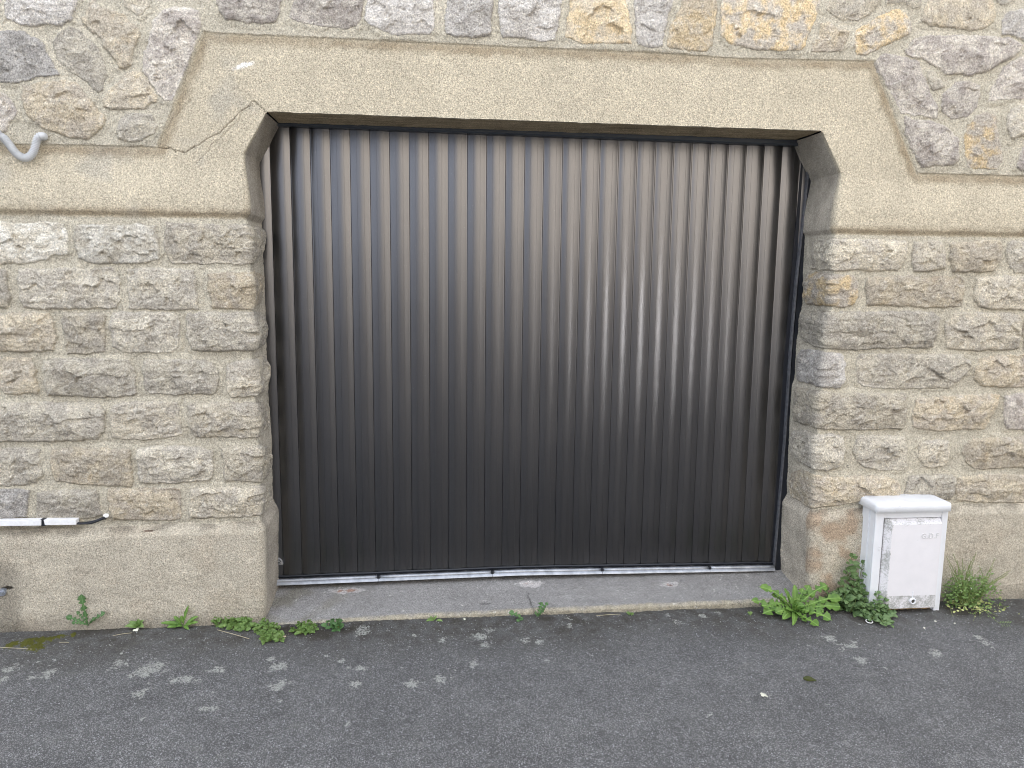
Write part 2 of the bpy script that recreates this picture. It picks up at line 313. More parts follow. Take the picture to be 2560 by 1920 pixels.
def seg_dist(U, Z, pts):
    d = np.full(U.shape, 9.)
    for (ax, ay), (bx, by) in zip(pts, pts[1:]):
        ex, ey = bx-ax, by-ay; t = np.clip(((U-ax)*ex+(Z-ay)*ey)/(ex*ex+ey*ey), 0, 1)
        d = np.minimum(d, np.hypot(U-ax-ex*t, Z-ay-ey*t))
    return d

def fields(U, Z, stones, rev, side):
    """U,Z unfolded wall coordinates; rev = depth into the reveal (0 on the front). returns height, stone distance, tint, ground colour, class"""
    sh = U.shape
    wx = U+.008*fbm(U, Z, 22, 3, off=3)+.0025*fbm(U, Z, 90, 2, off=8); wz = Z+.007*fbm(U, Z, 22, 3, off=31)+.0025*fbm(U, Z, 95, 2, off=18)
    sd = np.full(sh, -.05); idx = np.full(sh, -1, int); tr = np.full(sh, -1.)
    allst = stones+gen
    for k, (P, code, kind, sid, g) in enumerate(allst):
        a, b = P.min(0)-.05, P.max(0)+.05
        m = (U > a[0]) & (U < b[0]) & (Z > a[1]) & (Z < b[1])
        if not m.any(): continue
        rr, cc = np.where(m); r0, r1, c0, c1 = rr.min(), rr.max()+1, cc.min(), cc.max()+1
        d = poly_sdf(wx[r0:r1, c0:c1], wz[r0:r1, c0:c1], P)
        d = np.minimum(d, .004+d*.9) if False else d+.0022
        if g: d = np.minimum(d, -tr[r0:r1, c0:c1]-.022)
        else: tr[r0:r1, c0:c1] = np.maximum(tr[r0:r1, c0:c1], d)
        S = sd[r0:r1, c0:c1]; I = idx[r0:r1, c0:c1]; mm = d > S
        if g:
            over = mm & (S > -.012) & (d > -.012) & (I >= len(stones))
            d = np.where(over, np.minimum(d, S+0), d); mm = d > S
        S[mm] = d[mm]; I[mm] = k
    bd = poly_sdf(U+.002*fbm(U, Z, 30, 2, off=5), Z+.002*fbm(U, Z, 30, 2, off=6), BANDP)
    pl = (PL_L(U) if side == 'L' else PL_R(U) if side == 'R' else U*0-9)+.010*fbm(U, Z*0, 7, 3, off=77)-Z
    if side == 'M': pl = np.full(sh, -1.)
    isr = Z > (BANDP[:, 1].min()+BANDP[:, 1].max())/2-.0
    sd = np.minimum(sd, -bd+.004 if side != 'L' else -bd-.006); sd = np.minimum(sd, -pl+.0)
    inside = sst(0, .012, sd)
    # --- mortar
    n1 = fbm(U, Z, 9, 3, off=40); n2 = fbm(U, Z, 45, 3, off=50); n3 = fbm(U, Z, 130, 2, off=60)
    h = .0030*n1+.0022*n2+.0012*n3
    h += .006*sst(-.03, -.004, sd)*(1-inside)*(.4+.6*(fbm(U, Z, 5, 1, off=2) > 0))
    # --- stones: rounded arris + split-rock facets and ledges
    sid = np.array([s[3] for s in allst]+[0])[idx]; knd = np.array([s[2] == 'c' for s in allst]+[False])[idx]
    rnd = lambda o: RV[hsh(sid*7+o, sid*13+3*o)]
    H = np.where(knd, .016+.012*rnd(1), .009+.012*rnd(1))
    q1 = np.clip(sd/.010, 0, 1); dome = np.sqrt(np.clip(1-(1-q1)**2, 0, 1)); broad = 1-np.exp(-np.maximum(sd, 0)/.03)
    f1, f2, hh, ox, oy = worley((U+.02*n2)*11+sid*.37, (Z+.02*n1)*15+sid*.91)
    fac = (RV[hh]-.5)*ox*1.3+(RV2[hh]-.5)*oy*1.3
    f1b, f2b, hb, oxb, oyb = worley((U+.012*n2)*32, (Z+.01*n2)*40)
    facb = (RV[hb]-.5)*oxb+(RV2[hb]-.5)*oyb
    tn = fbm(U+sid*.21, Z*1.25+sid*.13, 7.5, 3, .42, off=5)*2.6; tf = tn-np.floor(tn); ter = (np.floor(tn)+sst(.74, .98, tf)*1.0+tf*.25)/2.6
    tilt = (rnd(2)-.5)*.08*(U-np.array([s[0][:, 0].mean() for s in allst]+[0])[idx])+(rnd(3)-.35)*.12*(Z-np.array([s[0][:, 1].mean() for s in allst]+[0])[idx])
    amp = np.where(knd, .80, .58)
    hs = H*(.55*dome+.45*broad)+inside*broad*amp*(.0085*ter+.030*fac+.014*facb+.006*fbm(U, Z, 14, 3, off=21)+.0050*fbm(U, Z, 70, 4, .75, off=22)+.0008*(1-np.abs(fbm(U, Z*1.4, 24, 3, .55, off=23))*4).clip(-1, 1)*.5)+inside*tilt
    h = np.where(sd > 0, np.maximum(h*.6+hs, h*.3-.004), h)
    # --- band
    ib = sst(-.003, .003, bd)
    lowedge = 1-sst(.06, .24, Z-BANDP[1][1]) if side != 'M' else U*0
    hb_ = .0016*n1+.0009*n2+.0006*n3
    edge = sst(0, .028, bd)
    hband = lowedge*(.002+.014*edge)+(1-lowedge)*(-.007+.002*edge)+hb_
    h = h*(1-ib)+hband*ib
    if side != 'M': h = np.where((rev > .0), h*1.0, h)
    # --- plinth
    ip = sst(-.004, .004, pl); hp = .004+.020*sst(0, .05, pl)+.004*n1+.0012*n2+.0008*n3
    h = h*(1-ip)+hp*ip
    if side == 'L':   # open gap under the cable trunking
        gp = sst(.0, .006, -pl)*(1-sst(.020, .028, -pl))*(1-sst(atY(170, 1310)[0], atY(260, 1310)[0], U)); h = h-.028*gp
    # cracks in the band
    ck = U*0
    if side != 'R':
        for i, c in enumerate(CRACKS):
            dd = seg_dist(wx, wz+.003*fbm(U, Z, 60, 2, off=9), c); ck = np.maximum(ck, (1-sst(.0003, .0030 if i == 0 else .0024, dd))*(.9 if i == 0 else .45))
        h -= .006*ck*ib
    if side == 'R':   # scratched stone: upright tool marks
        for k, (a, b, a2, b2) in enumerate([(1015,1260,1025,1420),(1090,1260,1120,1430),(1150,1250,1160,1320),(1250,1290,1280,1390),(1340,1250,1360,1330),(1440,1260,1450,1380),(1500,1380,1640,1440)]):
            P1, P2 = atY(1860+a/3.16, 500+b/3.16), atY(1860+a2/3.16, 500+b2/3.16)
            h -= .004*(1-sst(.001, .005, seg_dist(wx, wz, [P1[[0, 2]], P2[[0, 2]]])))
    # --- colours
    tA = np.array([lin(PAL[s[1]][0]) for s in allst]+[MORTAR])[idx]; tB = np.array([lin(PAL[s[1]][1]) for s in allst]+[MORTAR])[idx]
    v = sst(-.25, .35, fbm(U+sid*.3, Z, 12, 4, .6, off=90))[..., None]
    tint = tA*(1-v)+tB*v
    och = (sst(.42, .62, fbm(U, Z+sid*.3, 8, 4, .6, off=123))*np.where(np.isin(np.array([s[1] for s in allst]+['x'])[idx], list('YOQT')), .42, .15))[..., None]
    tint = tint*(1-och)+tint*np.array([1.08, .93, .70])*och
    wh = sst(.12, .55, fbm(U, Z, 34, 4, .75, off=150))[..., None]*.55
    tint = tint*(1-wh)+lin((222, 216, 202))*wh
    dk = sst(.25, .6, fbm(U, Z, 15, 4, .7, off=170))[..., None]*.34; tint = tint*(1-dk)+tint*.62*dk
    gm_ = tint.mean(-1, keepdims=True); tint = gm_+(tint-gm_)*.72; tint = (tint*.88+.12*MORTAR)*(.80+.28*rnd(5))[..., None]*np.array([1.15, 1.13, 1.10])
    base = MORTAR*(1+.12*n1+.05*n2)[..., None]
    ru = sst(2.0, 2.35, Z)[..., None]*np.ones(3)
    base = base*(1-.5*ru*sst(-.1, .5, fbm(U, Z, 4, 3, off=200))[..., None])+lin((205, 197, 180))*.5*ru*sst(-.1, .5, fbm(U, Z, 4, 3, off=200))[..., None]
    bc = BAND*(1.02+.06*n1+.09*fbm(U, Z, 2.4, 4, .6, off=210)+.06*fbm(U, Z*.12, 9, 4, .6, off=215))[..., None]
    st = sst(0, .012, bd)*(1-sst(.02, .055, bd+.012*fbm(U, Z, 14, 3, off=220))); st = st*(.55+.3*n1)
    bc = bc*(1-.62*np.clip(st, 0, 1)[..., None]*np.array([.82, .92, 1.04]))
    if side == 'L':
        gr = sst(.1, .5, fbm(U, Z, 3.5, 3, off=230))[..., None]; bc = bc*(1-.14*gr*np.array([1, .85, .5]))
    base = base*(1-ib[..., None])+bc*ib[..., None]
    pc = PLI*(1.06+.10*n1+.08*fbm(U, Z, 4, 3, off=240)+.07*fbm(U, Z*.15, 8, 4, .6, off=245))[..., None]
    stn = sst(.0, .45, fbm(U, Z, 5, 4, off=250))[..., None]; pc = pc*(1-.22*stn)+lin((165, 150, 130))*.22*stn
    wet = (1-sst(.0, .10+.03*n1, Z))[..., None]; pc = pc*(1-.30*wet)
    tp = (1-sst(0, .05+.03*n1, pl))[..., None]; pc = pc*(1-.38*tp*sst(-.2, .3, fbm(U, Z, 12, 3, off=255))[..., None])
    if side == 'R':
        g_ = (1-sst(2.0, 2.35, U))[..., None]; pc = pc*(1-g_*np.array([.16, .27, .34])*sst(-.3, .3, fbm(U, Z, 9, 3, off=260))[..., None])
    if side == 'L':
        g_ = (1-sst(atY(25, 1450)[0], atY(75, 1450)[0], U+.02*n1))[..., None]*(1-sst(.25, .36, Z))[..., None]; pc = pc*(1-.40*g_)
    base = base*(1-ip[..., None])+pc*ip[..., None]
    if side == 'L':
        P = atY(376, 1325); dd = np.hypot((U-P[0])/.028, (Z-P[2])/.005)+.3*n2; m_ = (1-sst(.6, 1, dd))[..., None]; base = base*(1-m_*.8)+lin((80, 55, 45))*m_*.8
        P = atY(30, 1465); dd = np.hypot((U-P[0])/.03, (Z-P[2])/.008)+.4*n2; m_ = (1-sst(.6, 1, dd))[..., None]; base = base*(1-m_*.8)
        h = h-.008*m_[..., 0]
    if side == 'L':  # white paint dab
        P = atY(608, 163); dd = np.hypot((U-P[0])*.55+(Z-P[2])*-.25, (Z-P[2])*1.6-(U-P[0])*.45); m_ = (1-sst(.010, .022, dd+.008*n2))[..., None]; base = base*(1-m_)+lin((238, 234, 226))*m_
    base = base*(1-.55*ck*ib)[..., None]
    # weathered grey reveal; jamb shade is also tinted into the colours
    if rev is not None:
        rv = sst(.012, .035, rev)[..., None]
        g1 = {'L': lin((166, 158, 145)), 'R': lin((176, 168, 154)), 'M': lin((196, 178, 148))}[side]
        g = g1*(1+.25*n1+.18*fbm(U, Z*1.0, 6, 4, off=300))[..., None]
        if side == 'M':
            g = g*(.8+.5*fbm(U*.12, rev*3, 26, 4, .6, off=310))[..., None]
        mort = ((1-ip)*(1-ib))[..., None]
        base = base*(1-rv*(1-.5*mort))+g*rv*(1-.5*mort)
        tint = tint*(1-.18*rv)
    cls = np.where(pl > 0, 2, np.where(bd > 0, 1, np.where(U*0+Z > BANDP[1][1]+.1, 0, 3)))
    return h, sd, tint, np.clip(base, 0, .95), cls

PARTS = {k: ([], [], [], [], []) for k in ('rubble_masonry', 'concrete_band', 'plinth_L', 'plinth_R', 'coursed_stonework_L', 'coursed_stonework_R')}
def add_sheet(Pos, h, N, sdv, tint, base, cls, side, flip):
    V = Pos+N*h[..., None]; nr, nc = h.shape
    ii = np.arange(nr*nc).reshape(nr, nc)
    q = np.stack([ii[:-1, :-1], ii[:-1, 1:], ii[1:, 1:], ii[1:, :-1]], -1).reshape(-1, 4)
    if flip: q = q[:, ::-1]
    c = cls[:-1, :-1].reshape(-1)
    V = V.reshape(-1, 3); A = (sdv.ravel(), tint.reshape(-1, 3), base.reshape(-1, 3))
    for code, nm in ((0, 'rubble_masonry'), (1, 'concrete_band'), (2, 'plinth_'+('R' if side == 'R' else 'L')), (3, 'coursed_stonework_'+('R' if side == 'R' else 'L'))):
        f = q[c == code]
        if not len(f): continue
        u, inv = np.unique(f, return_inverse=True); inv = inv.reshape(f.shape)
        p = PARTS[nm]; off = sum(len(x) for x in p[0])
        p[0].append(V[u]); p[1].append(inv+off); p[2].append(A[0][u]); p[3].append(A[1][u]); p[4].append(A[2][u])
FXA, FXB = -1.85, 2.75
def span(a, b, fa, fb, fine, coarse):
    r = []
    if a < fa: r.append(np.arange(a, min(fa, b), coarse))
    lo, hi = max(a, fa), min(b, fb)
    if hi > lo: r.append(np.linspace(lo, hi, int((hi-lo)/fine)+1)[:-1])
    if b > fb: r.append(np.arange(max(fb, a), b, coarse))
    r = np.concatenate(r); return np.append(r[r < b-coarse*.2], b)
FINE, CO = .0034, .014
for side in ('L', 'R'):
    zc, XC, sgn, stl = (zTL, XL, 1, left_st) if side == 'L' else (zTR, XR, -1, right_st)
    XT = TL[0] if side == 'L' else TR[0]
    z = span(-.06, zc, -.1, 9, FINE, CO)
    # u: distance from corner; negative = front
    ext = (XT-X0) if side == 'L' else (X1-XT)
    fin = (XT-FXA) if side == 'L' else (FXB-XT)
    u = np.concatenate([span(-ext, 0, -fin, 9, FINE, CO), np.arange(1, int(DEPTH/FINE))*FINE])
    Ug, Zg = np.meshgrid(u, z)
    XCg = XC(Zg); r = .004+.009*sst(0, .2, zc-Zg)*sst(-.02, .0, Zg-BANDP[1][1])+.005*(1-sst(-.02, .0, Zg-BANDP[1][1])); c = r*math.pi/4
    ph = np.clip((Ug+c)/(2*c), 0, 1)*math.pi/2
    x = np.where(Ug < -c, -r+(Ug+c), np.where(Ug > c, 0, -r+r*np.sin(ph))); y = np.where(Ug < -c, 0, np.where(Ug > c, r+(Ug-c), r-r*np.cos(ph)))
    Pos = np.stack([XCg+sgn*x, y, Zg], -1); N = np.stack([sgn*np.sin(ph), -np.cos(ph), 0*ph], -1)
    fs = fields(XCg+sgn*Ug, Zg, stl+mid_st, np.maximum(Ug, 0), side)
    add_sheet(Pos, fs[0], N, *fs[1:], side, side == 'R')
    # above the opening's springing
    uf = u[u <= 0]; v = span(0, ZM-zc, -1, 2.62-zc, FINE, CO)
    Ug, Vg = np.meshgrid(uf, v); Zg = zc+Vg
    Pos = np.stack([XT+sgn*Ug, 0*Ug, Zg], -1); N = np.zeros(Pos.shape); N[..., 1] = -1
    fs = fields(XT+sgn*Ug, Zg, mid_st+stl, Ug*0, side)
    add_sheet(Pos, fs[0], N, *fs[1:], side, side == 'R')
xm = np.linspace(TL[0], TR[0], int((TR[0]-TL[0])/FINE)+1)
v = np.concatenate([-np.arange(int(DEPTH/FINE), 0, -1)*FINE, span(0, ZM-max(zTL, zTR), -1, 2.62-zTL, FINE, CO)])
Xg, Vg = np.meshgrid(xm, v); ZS = zTL+(zTR-zTL)*(Xg-TL[0])/(TR[0]-TL[0])+.002*fbm(Xg, Xg*0, 12, 3, off=400)*(Vg < .02)
r = .003; c = r*math.pi/4; ph = np.clip((Vg+c)/(2*c), 0, 1)*math.pi/2
zz = np.where(Vg > c, r+(Vg-c), np.where(Vg < -c, 0, r-r*np.cos(ph))); yy = np.where(Vg > c, 0, np.where(Vg < -c, r-(Vg+c), r-r*np.sin(ph)))
Pos = np.stack([Xg, yy, ZS+zz], -1); N = np.stack([0*ph, -np.sin(ph), -np.cos(ph)], -1)
fs = fields(Xg, ZS+Vg, mid_st, np.maximum(-Vg, 0), 'M')
add_sheet(Pos, fs[0], N, *fs[1:], 'M', False)

# ------------------------------------------------------------------ materials
def mat(name, rough=.8, spec=.3, metal=0, color=(.5, .5, .5)):
    m = bpy.data.materials.new(name); m.use_nodes = True; b = m.node_tree.nodes['Principled BSDF']
    b.inputs['Roughness'].default_value = rough; b.inputs['Specular IOR Level'].default_value = spec; b.inputs['Metallic'].default_value = metal
    b.inputs['Base Color'].default_value = (*color, 1); return m, m.node_tree, b
def N_(t, ty, **k):
    n = t.nodes.new(ty)
    for a, b in k.items():
        if a.startswith('i_'): n.inputs[a[2:]].default_value = b
        else: setattr(n, a, b)
    return n
def math_(t, op, a, b=None, c=None):
    n = t.nodes.new('ShaderNodeMath'); n.operation = op
    for i, v_ in enumerate((a, b, c)):
        if v_ is None: continue
        if isinstance(v_, (int, float)): n.inputs[i].default_value = v_
        else: t.links.new(v_, n.inputs[i])
    return n.outputs[0]
def mr(t, x, a, b, c=0., d=1.):
    n = t.nodes.new('ShaderNodeMapRange'); t.links.new(x, n.inputs[0])
    for i, v_ in enumerate((a, b, c, d)): n.inputs[i+1].default_value = v_
    return n.outputs[0]
def mix(t, f, a, b, mode='MIX'):
    n = t.nodes.new('ShaderNodeMix'); n.data_type = 'RGBA'; n.blend_type = mode
    for k, v_ in ((0, f), (6, a), (7, b)):
        if isinstance(v_, (int, float)): n.inputs[k].default_value = v_
        elif isinstance(v_, (tuple, list)): n.inputs[k].default_value = (*v_[:3], 1)
        else: t.links.new(v_, n.inputs[k])
    return n.outputs[2]
def noise(t, co, s, det=4, rough=.6):
    n = N_(t, 'ShaderNodeTexNoise', i_Scale=s, i_Detail=det, i_Roughness=rough); t.links.new(co, n.inputs['Vector']); return n.outputs['Fac']
def bump(t, b, hsock, strength, dist):
    n = N_(t, 'ShaderNodeBump', i_Strength=strength, i_Distance=dist); t.links.new(hsock, n.inputs['Height']); t.links.new(n.outputs[0], b.inputs['Normal']); return n
def comb(t, r_, g_, b_):
    n = t.nodes.new('ShaderNodeCombineColor')
    for i, v_ in enumerate((r_, g_, b_)):
        if isinstance(v_, (int, float)): n.inputs[i].default_value = v_
        else: t.links.new(v_, n.inputs[i])
    return n.outputs[0]

wallm, t, b = mat('masonry', .92, .15)
co = N_(t, 'ShaderNodeTexCoord').outputs['Object']
A = lambda t, n: N_(t, 'ShaderNodeAttribute', attribute_name=n)
asd = A(t, 'sd').outputs['Fac']; at = A(t, 'tint').outputs['Color']; ab = A(t, 'base').outputs['Color']
nf = noise(t, co, 150, 3); ng = noise(t, co, 260, 2, .75); ns = noise(t, co, 90, 4, .7)
m_ = mr(t, math_(t, 'ADD', asd, mr(t, nf, .2, .8, -.004, .004)), -.0012, .0016)
cc = mix(t, m_, ab, at)
nk = noise(t, co, 165, 3, .85); grain = mr(t, math_(t, 'ADD', math_(t, 'MULTIPLY', ng, .4), math_(t, 'MULTIPLY', nk, .6)), .37, .63, .42, 1.54); g2 = mr(t, ns, .3, .7, .86, 1.14)
cc = mix(t, 1., cc, comb(t, grain, grain, grain), 'MULTIPLY'); cc = mix(t, 1., cc, comb(t, g2, g2, g2), 'MULTIPLY')
vo = N_(t, 'ShaderNodeTexVoronoi', i_Scale=55); t.links.new(co, vo.inputs['Vector'])
pit = math_(t, 'MULTIPLY', mr(t, vo.outputs['Distance'], .05, .13, 1, 0), mr(t, noise(t, co, 21, 2), .55, .6))
cc = mix(t, math_(t, 'MULTIPLY', pit, .55), cc, (.09, .075, .06))
t.links.new(cc, b.inputs['Base Color'])
hh = math_(t, 'ADD', math_(t, 'MULTIPLY', ng, .5), math_(t, 'MULTIPLY', ns, math_(t, 'ADD', math_(t, 'MULTIPLY', m_, 1.1), .25)))
bump(t, b, hh, .8, .006)

def stone_like(name, c1, c2, s=18, grain_=.25, bstr=.5, rough=.9, gs=240):
    m, t, b = mat(name, rough, .2); co = N_(t, 'ShaderNodeTexCoord').outputs['Object']
    n1 = noise(t, co, s, 5); ng = noise(t, co, gs, 2, .75)
    cc = mix(t, mr(t, n1, .35, .65), tuple(c1), tuple(c2)); g = mr(t, ng, .32, .68, 1-grain_, 1+grain_)
    cc = mix(t, 1., cc, comb(t, g, g, g), 'MULTIPLY'); t.links.new(cc, b.inputs['Base Color'])
    bump(t, b, math_(t, 'ADD', ng, n1), bstr, .003); return m
def simple(name, color, rough=.5, metal=0, spec=.5, bs=0, bsc=60, var=.08):
    m, t, b = mat(name, rough, spec, metal, color); co = N_(t, 'ShaderNodeTexCoord').outputs['Object']; n = noise(t, co, bsc, 4)
    g = mr(t, n, .3, .7, 1-var, 1+var); t.links.new(mix(t, 1., tuple(color), comb(t, g, g, g), 'MULTIPLY'), b.inputs['Base Color'])
    if bs: bump(t, b, n, bs, .002)
    return m

# ------------------------------------------------------------------ the garage wall
garage = empty('stone_wall', (0, 0, 0), label='beige stone and concrete house wall surrounding the dark garage door', cat='wall')
LB = {'rubble_masonry': 'crazy-paved grey, ochre and lilac rubble set in sandy mortar', 'concrete_band': 'smooth sandy concrete band and cracked lintel with cut corners'}
for nm, (V, Q, s1, s2, s3) in PARTS.items():
    nm2 = nm[:-2] if nm[-2] == '_' else nm
    me = np_mesh(nm2, np.concatenate(V), np.concatenate(Q), {'sd': np.concatenate(s1), 'tint': np.concatenate(s2), 'base': np.concatenate(s3)})
    o = link_mesh(nm2, me, wallm, garage)
    if nm in LB: o['label'] = LB[nm]
core = simple('wall_core', (.3, .27, .22), .9)
bm = bmesh.new()
box(bm, X0-6, float(XL(.5))-.06, .03, .5, -.05, zTL+.3); box(bm, float(XR(.5))+.09, X1+6, .03, .5, -.05, zTR+.3)
box(bm, X0-6, X1+6, .03, .5, zTL+.302, 6.8)
from_bm('wall_core', bm, core, garage)
upm, t, b = mat('upper_masonry', .92, .15); co = N_(t, 'ShaderNodeTexCoord').outputs['Object']
vo = N_(t, 'ShaderNodeTexVoronoi', i_Scale=4.2, feature='DISTANCE_TO_EDGE'); vc = N_(t, 'ShaderNodeTexVoronoi', i_Scale=4.2)
t.links.new(co, vo.inputs['Vector']); t.links.new(co, vc.inputs['Vector'])
msk = mr(t, vo.outputs['Distance'], .04, .07); stc = mix(t, vc.outputs['Color'], (.30, .28, .25), (.52, .44, .30))
t.links.new(mix(t, msk, tuple(MORTAR), stc), b.inputs['Base Color']); bump(t, b, math_(t, 'ADD', msk, noise(t, co, 25, 5)), .8, .02)
bm = bmesh.new(); box(bm, X0-6, X0, -.004, .028, -.05, 6.8); box(bm, X1, X1+6, -.004, .028, -.05, 6.8); box(bm, X0, X1, -.004, .028, ZM-.012, 6.8)
from_bm('upper_masonry', bm, upm, garage)
bm = bmesh.new(); box(bm, X0-6, X1+6, .5, 7, -.05, 6.8); box(bm, X0-6.2, X1+6.2, -.25, 7.2, 6.8, 7.0)
from_bm('house_body', bm, core, garage)

# ------------------------------------------------------------------ ground
gx = np.concatenate([[-60, -30, -15, -8, -5], np.arange(-3.4, -2.05, .05), np.arange(-2.0, 2.9, .0065), np.arange(2.9, 4.7, .05), [6, 9, 16, 30, 60]])
gy = np.concatenate([[-60, -40, -25, -16, -12, -9, -6, -4, -3], np.arange(-2.5, -1.5, .03), np.arange(-1.5, .06, .0065), [.2, .45]])
GX_, GY_ = np.meshgrid(gx, gy)
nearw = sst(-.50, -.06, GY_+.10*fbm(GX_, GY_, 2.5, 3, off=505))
fine = (np.abs(GX_) < 5) & (GY_ > -3.1)
gh = fine*(.0022*fbm(GX_, GY_, 6, 3, off=500)+.0022*fbm(GX_, GY_, 70, 2, off=510)+.0020*fbm(GX_, GY_, 160, 1, off=520))
inx = (GX_ > -.72) & (GX_ < 1.75)
edge = sst(-.05, .01, GY_+.018*fbm(GX_, GY_*0, 4, 4, off=530)-.01)
gh = gh-.018*edge+.006*sst(-.3, -.06, GY_)*fine
LICH = []
def LC(x0, y0, k, lst):
    for (a, b_, rx) in lst:
        p = atZ(x0+a/k, y0+b_/k, 0); LICH.append((p[0], p[1], rx/k*1.6e-3))
LC(0, 1450, 3.16, [(300,648,24),(425,635,14),(388,675,14),(90,705,55),(40,775,36),(255,772,28),(375,740,60),(960,577,18),(945,655,55),(1200,695,80),(1120,720,60),(1260,680,50),(1150,750,40),(1030,762,24),(1385,790,45),(1470,785,45),(1560,790,30),(1700,708,40),(1750,712,30),(1100,905,50),(1610,1015,30),(1690,1012,26),(1130,1095,20),(2180,680,40),(2180,840,50),(850,1045,16),(1066,615,8),(1230,548,8),(725,862,7),(1180,818,12),(1685,886,16),(505,1330,10),(2135,628,24)])
LC(600, 1300, 3.16, [(965,880,70),(310,1155,65),(300,1305,65),(235,1105,28),(685,1078,22),(805,1115,28),(950,1172,38),(860,1165,18),(915,1295,45),(1285,1168,26),(1365,1295,48),(1600,955,42),(1890,925,60),(1940,985,45),(1980,878,34),(1580,1260,45),(1680,1235,20),(1835,1140,40),(1705,1183,12),(1375,918,20),(740,1505,16),(850,1610,16),(320,1430,14),(1795,1535,10)])
LC(1300, 1300, 3.16, [(385,790,28),(390,835,34),(35,950,40),(150,962,34),(360,1130,14),(205,1110,20),(570,1070,12),(1240,815,34),(1170,765,20),(1450,765,36),(1560,740,26),(865,848,10),(920,1062,9),(1925,1383,34),(1500,1540,14),(610,1618,9)])
LC(1900, 1450, 3.35, [(580,485,55),(740,550,42),(690,575,28),(790,560,26),(790,525,26),(820,490,14),(850,675,55),(990,543,18),(1045,732,18),(410,552,16),(830,372,18),(1470,612,52),(1830,480,36),(1890,525,50),(1945,565,18),(1630,365,12),(710,1360,11),(320,705,12)])
lich = np.zeros(GX_.shape); dst = np.zeros(GX_.shape)
wgx = GX_+.006*fbm(GX_, GY_, 30, 3, off=540); wgy = GY_+.006*fbm(GX_, GY_, 30, 3, off=550)
for (a, b_, r_) in LICH: lich = np.maximum(lich, np.exp(-(((wgx-a)/r_)**2+((wgy-b_)/(r_*1.15))**2)*.75))
MOSS = [atZ(a/3.16, 1450+b_/3.16, 0) for a, b_ in ((230,505),(290,540),(330,490),(390,480),(480,460),(580,445),(100,520))]
moss = np.zeros(GX_.shape)
for k, p in enumerate(MOSS): r_ = (.045, .04, .035, .03, .022, .016, .03)[k]; moss = np.maximum(moss, np.exp(-((wgx-p[0])**2+((wgy-p[1])*.9)**2)/r_**2))
for (a, b_, r_) in ((800, 1588, .10), (720, 1580, .09), (860, 1580, .06), (1985, 1530, .10), (2180, 1545, .12), (2400, 1530, .10), (250, 1572, .12), (1370, 1550, .05)):
    p = atZ(a, b_, 0); edge = np.maximum(edge, .85*sst(.25, .8, np.exp(-((wgx-p[0])**2+((wgy-p[1])*1.6)**2)/r_**2)+.35*fbm(GX_, GY_, 18, 4, .6, off=570)))
gv = np.stack([GX_, GY_, gh+.010*sst(.35, .9, moss)*(.6+.8*fbm(GX_, GY_, 90, 2, off=560))], -1).reshape(-1, 3)
ii = np.arange(GX_.size).reshape(GX_.shape); q = np.stack([ii[:-1, :-1], ii[:-1, 1:], ii[1:, 1:], ii[1:, :-1]], -1).reshape(-1, 4)
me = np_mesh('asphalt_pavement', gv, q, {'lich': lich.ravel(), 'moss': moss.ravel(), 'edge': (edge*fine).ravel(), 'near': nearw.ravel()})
asph, t, b = mat('asphalt', .88, .25); co = N_(t, 'ShaderNodeTexCoord').outputs['Object']
v1 = N_(t, 'ShaderNodeTexVoronoi', i_Scale=340); t.links.new(co, v1.inputs['Vector'])
v2 = N_(t, 'ShaderNodeTexVoronoi', i_Scale=110); t.links.new(co, v2.inputs['Vector'])
sep = N_(t, 'ShaderNodeSeparateColor'); t.links.new(v1.outputs['Color'], sep.inputs[0])
sep2 = N_(t, 'ShaderNodeSeparateColor'); t.links.new(v2.outputs['Color'], sep2.inputs[0])
nb = noise(t, co, 3, 4); nm = noise(t, co, 14, 5, .65); nh = noise(t, co, 330, 2)
near = A(t, 'near').outputs['Fac']; edg = A(t, 'edge').outputs['Fac']
chip = mr(t, sep.outputs[0], .55, 1, .72, 2.1); chip2 = math_(t, 'MULTIPLY', mr(t, sep2.outputs[0], .84, .87), mr(t, v2.outputs['Distance'], .35, .2))
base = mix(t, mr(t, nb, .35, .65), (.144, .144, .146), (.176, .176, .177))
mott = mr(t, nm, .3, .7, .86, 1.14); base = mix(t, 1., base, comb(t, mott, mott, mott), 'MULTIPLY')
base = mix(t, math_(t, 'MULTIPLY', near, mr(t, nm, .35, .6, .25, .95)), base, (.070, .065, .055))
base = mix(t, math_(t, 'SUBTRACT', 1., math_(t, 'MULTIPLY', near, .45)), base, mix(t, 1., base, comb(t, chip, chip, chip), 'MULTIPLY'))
base = mix(t, math_(t, 'MULTIPLY', chip2, .7), base, (.50, .51, .53))
pale = math_(t, 'MULTIPLY', mr(t, noise(t, co, 7, 5, .7), .6, .72), .35); base = mix(t, pale, base, (.20, .20, .18))
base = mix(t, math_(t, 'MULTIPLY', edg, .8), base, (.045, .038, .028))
lf = math_(t, 'ADD', A(t, 'lich').outputs['Fac'], mr(t, noise(t, co, 85, 5, .8), .3, .7, -.75, .75)); lf = math_(t, 'ADD', lf, mr(t, noise(t, co, 26, 3, .6), .3, .7, -.45, .35)); lm = mr(t, lf, .52, .62)
lm = math_(t, 'MULTIPLY', lm, mr(t, noise(t, co, 150, 3, .8), .40, .52)); base = mix(t, math_(t, 'MULTIPLY', lm, .9), base, mix(t, nh, (.36, .37, .34), (.62, .63, .58)))
mf = mr(t, math_(t, 'ADD', A(t, 'moss').outputs['Fac'], mr(t, noise(t, co, 60, 4, .7), .25, .75, -.45, .45)), .5, .62)
base = mix(t, mf, base, mix(t, nh, (.02, .025, .004), (.17, .17, .03)))
t.links.new(base, b.inputs['Base Color'])
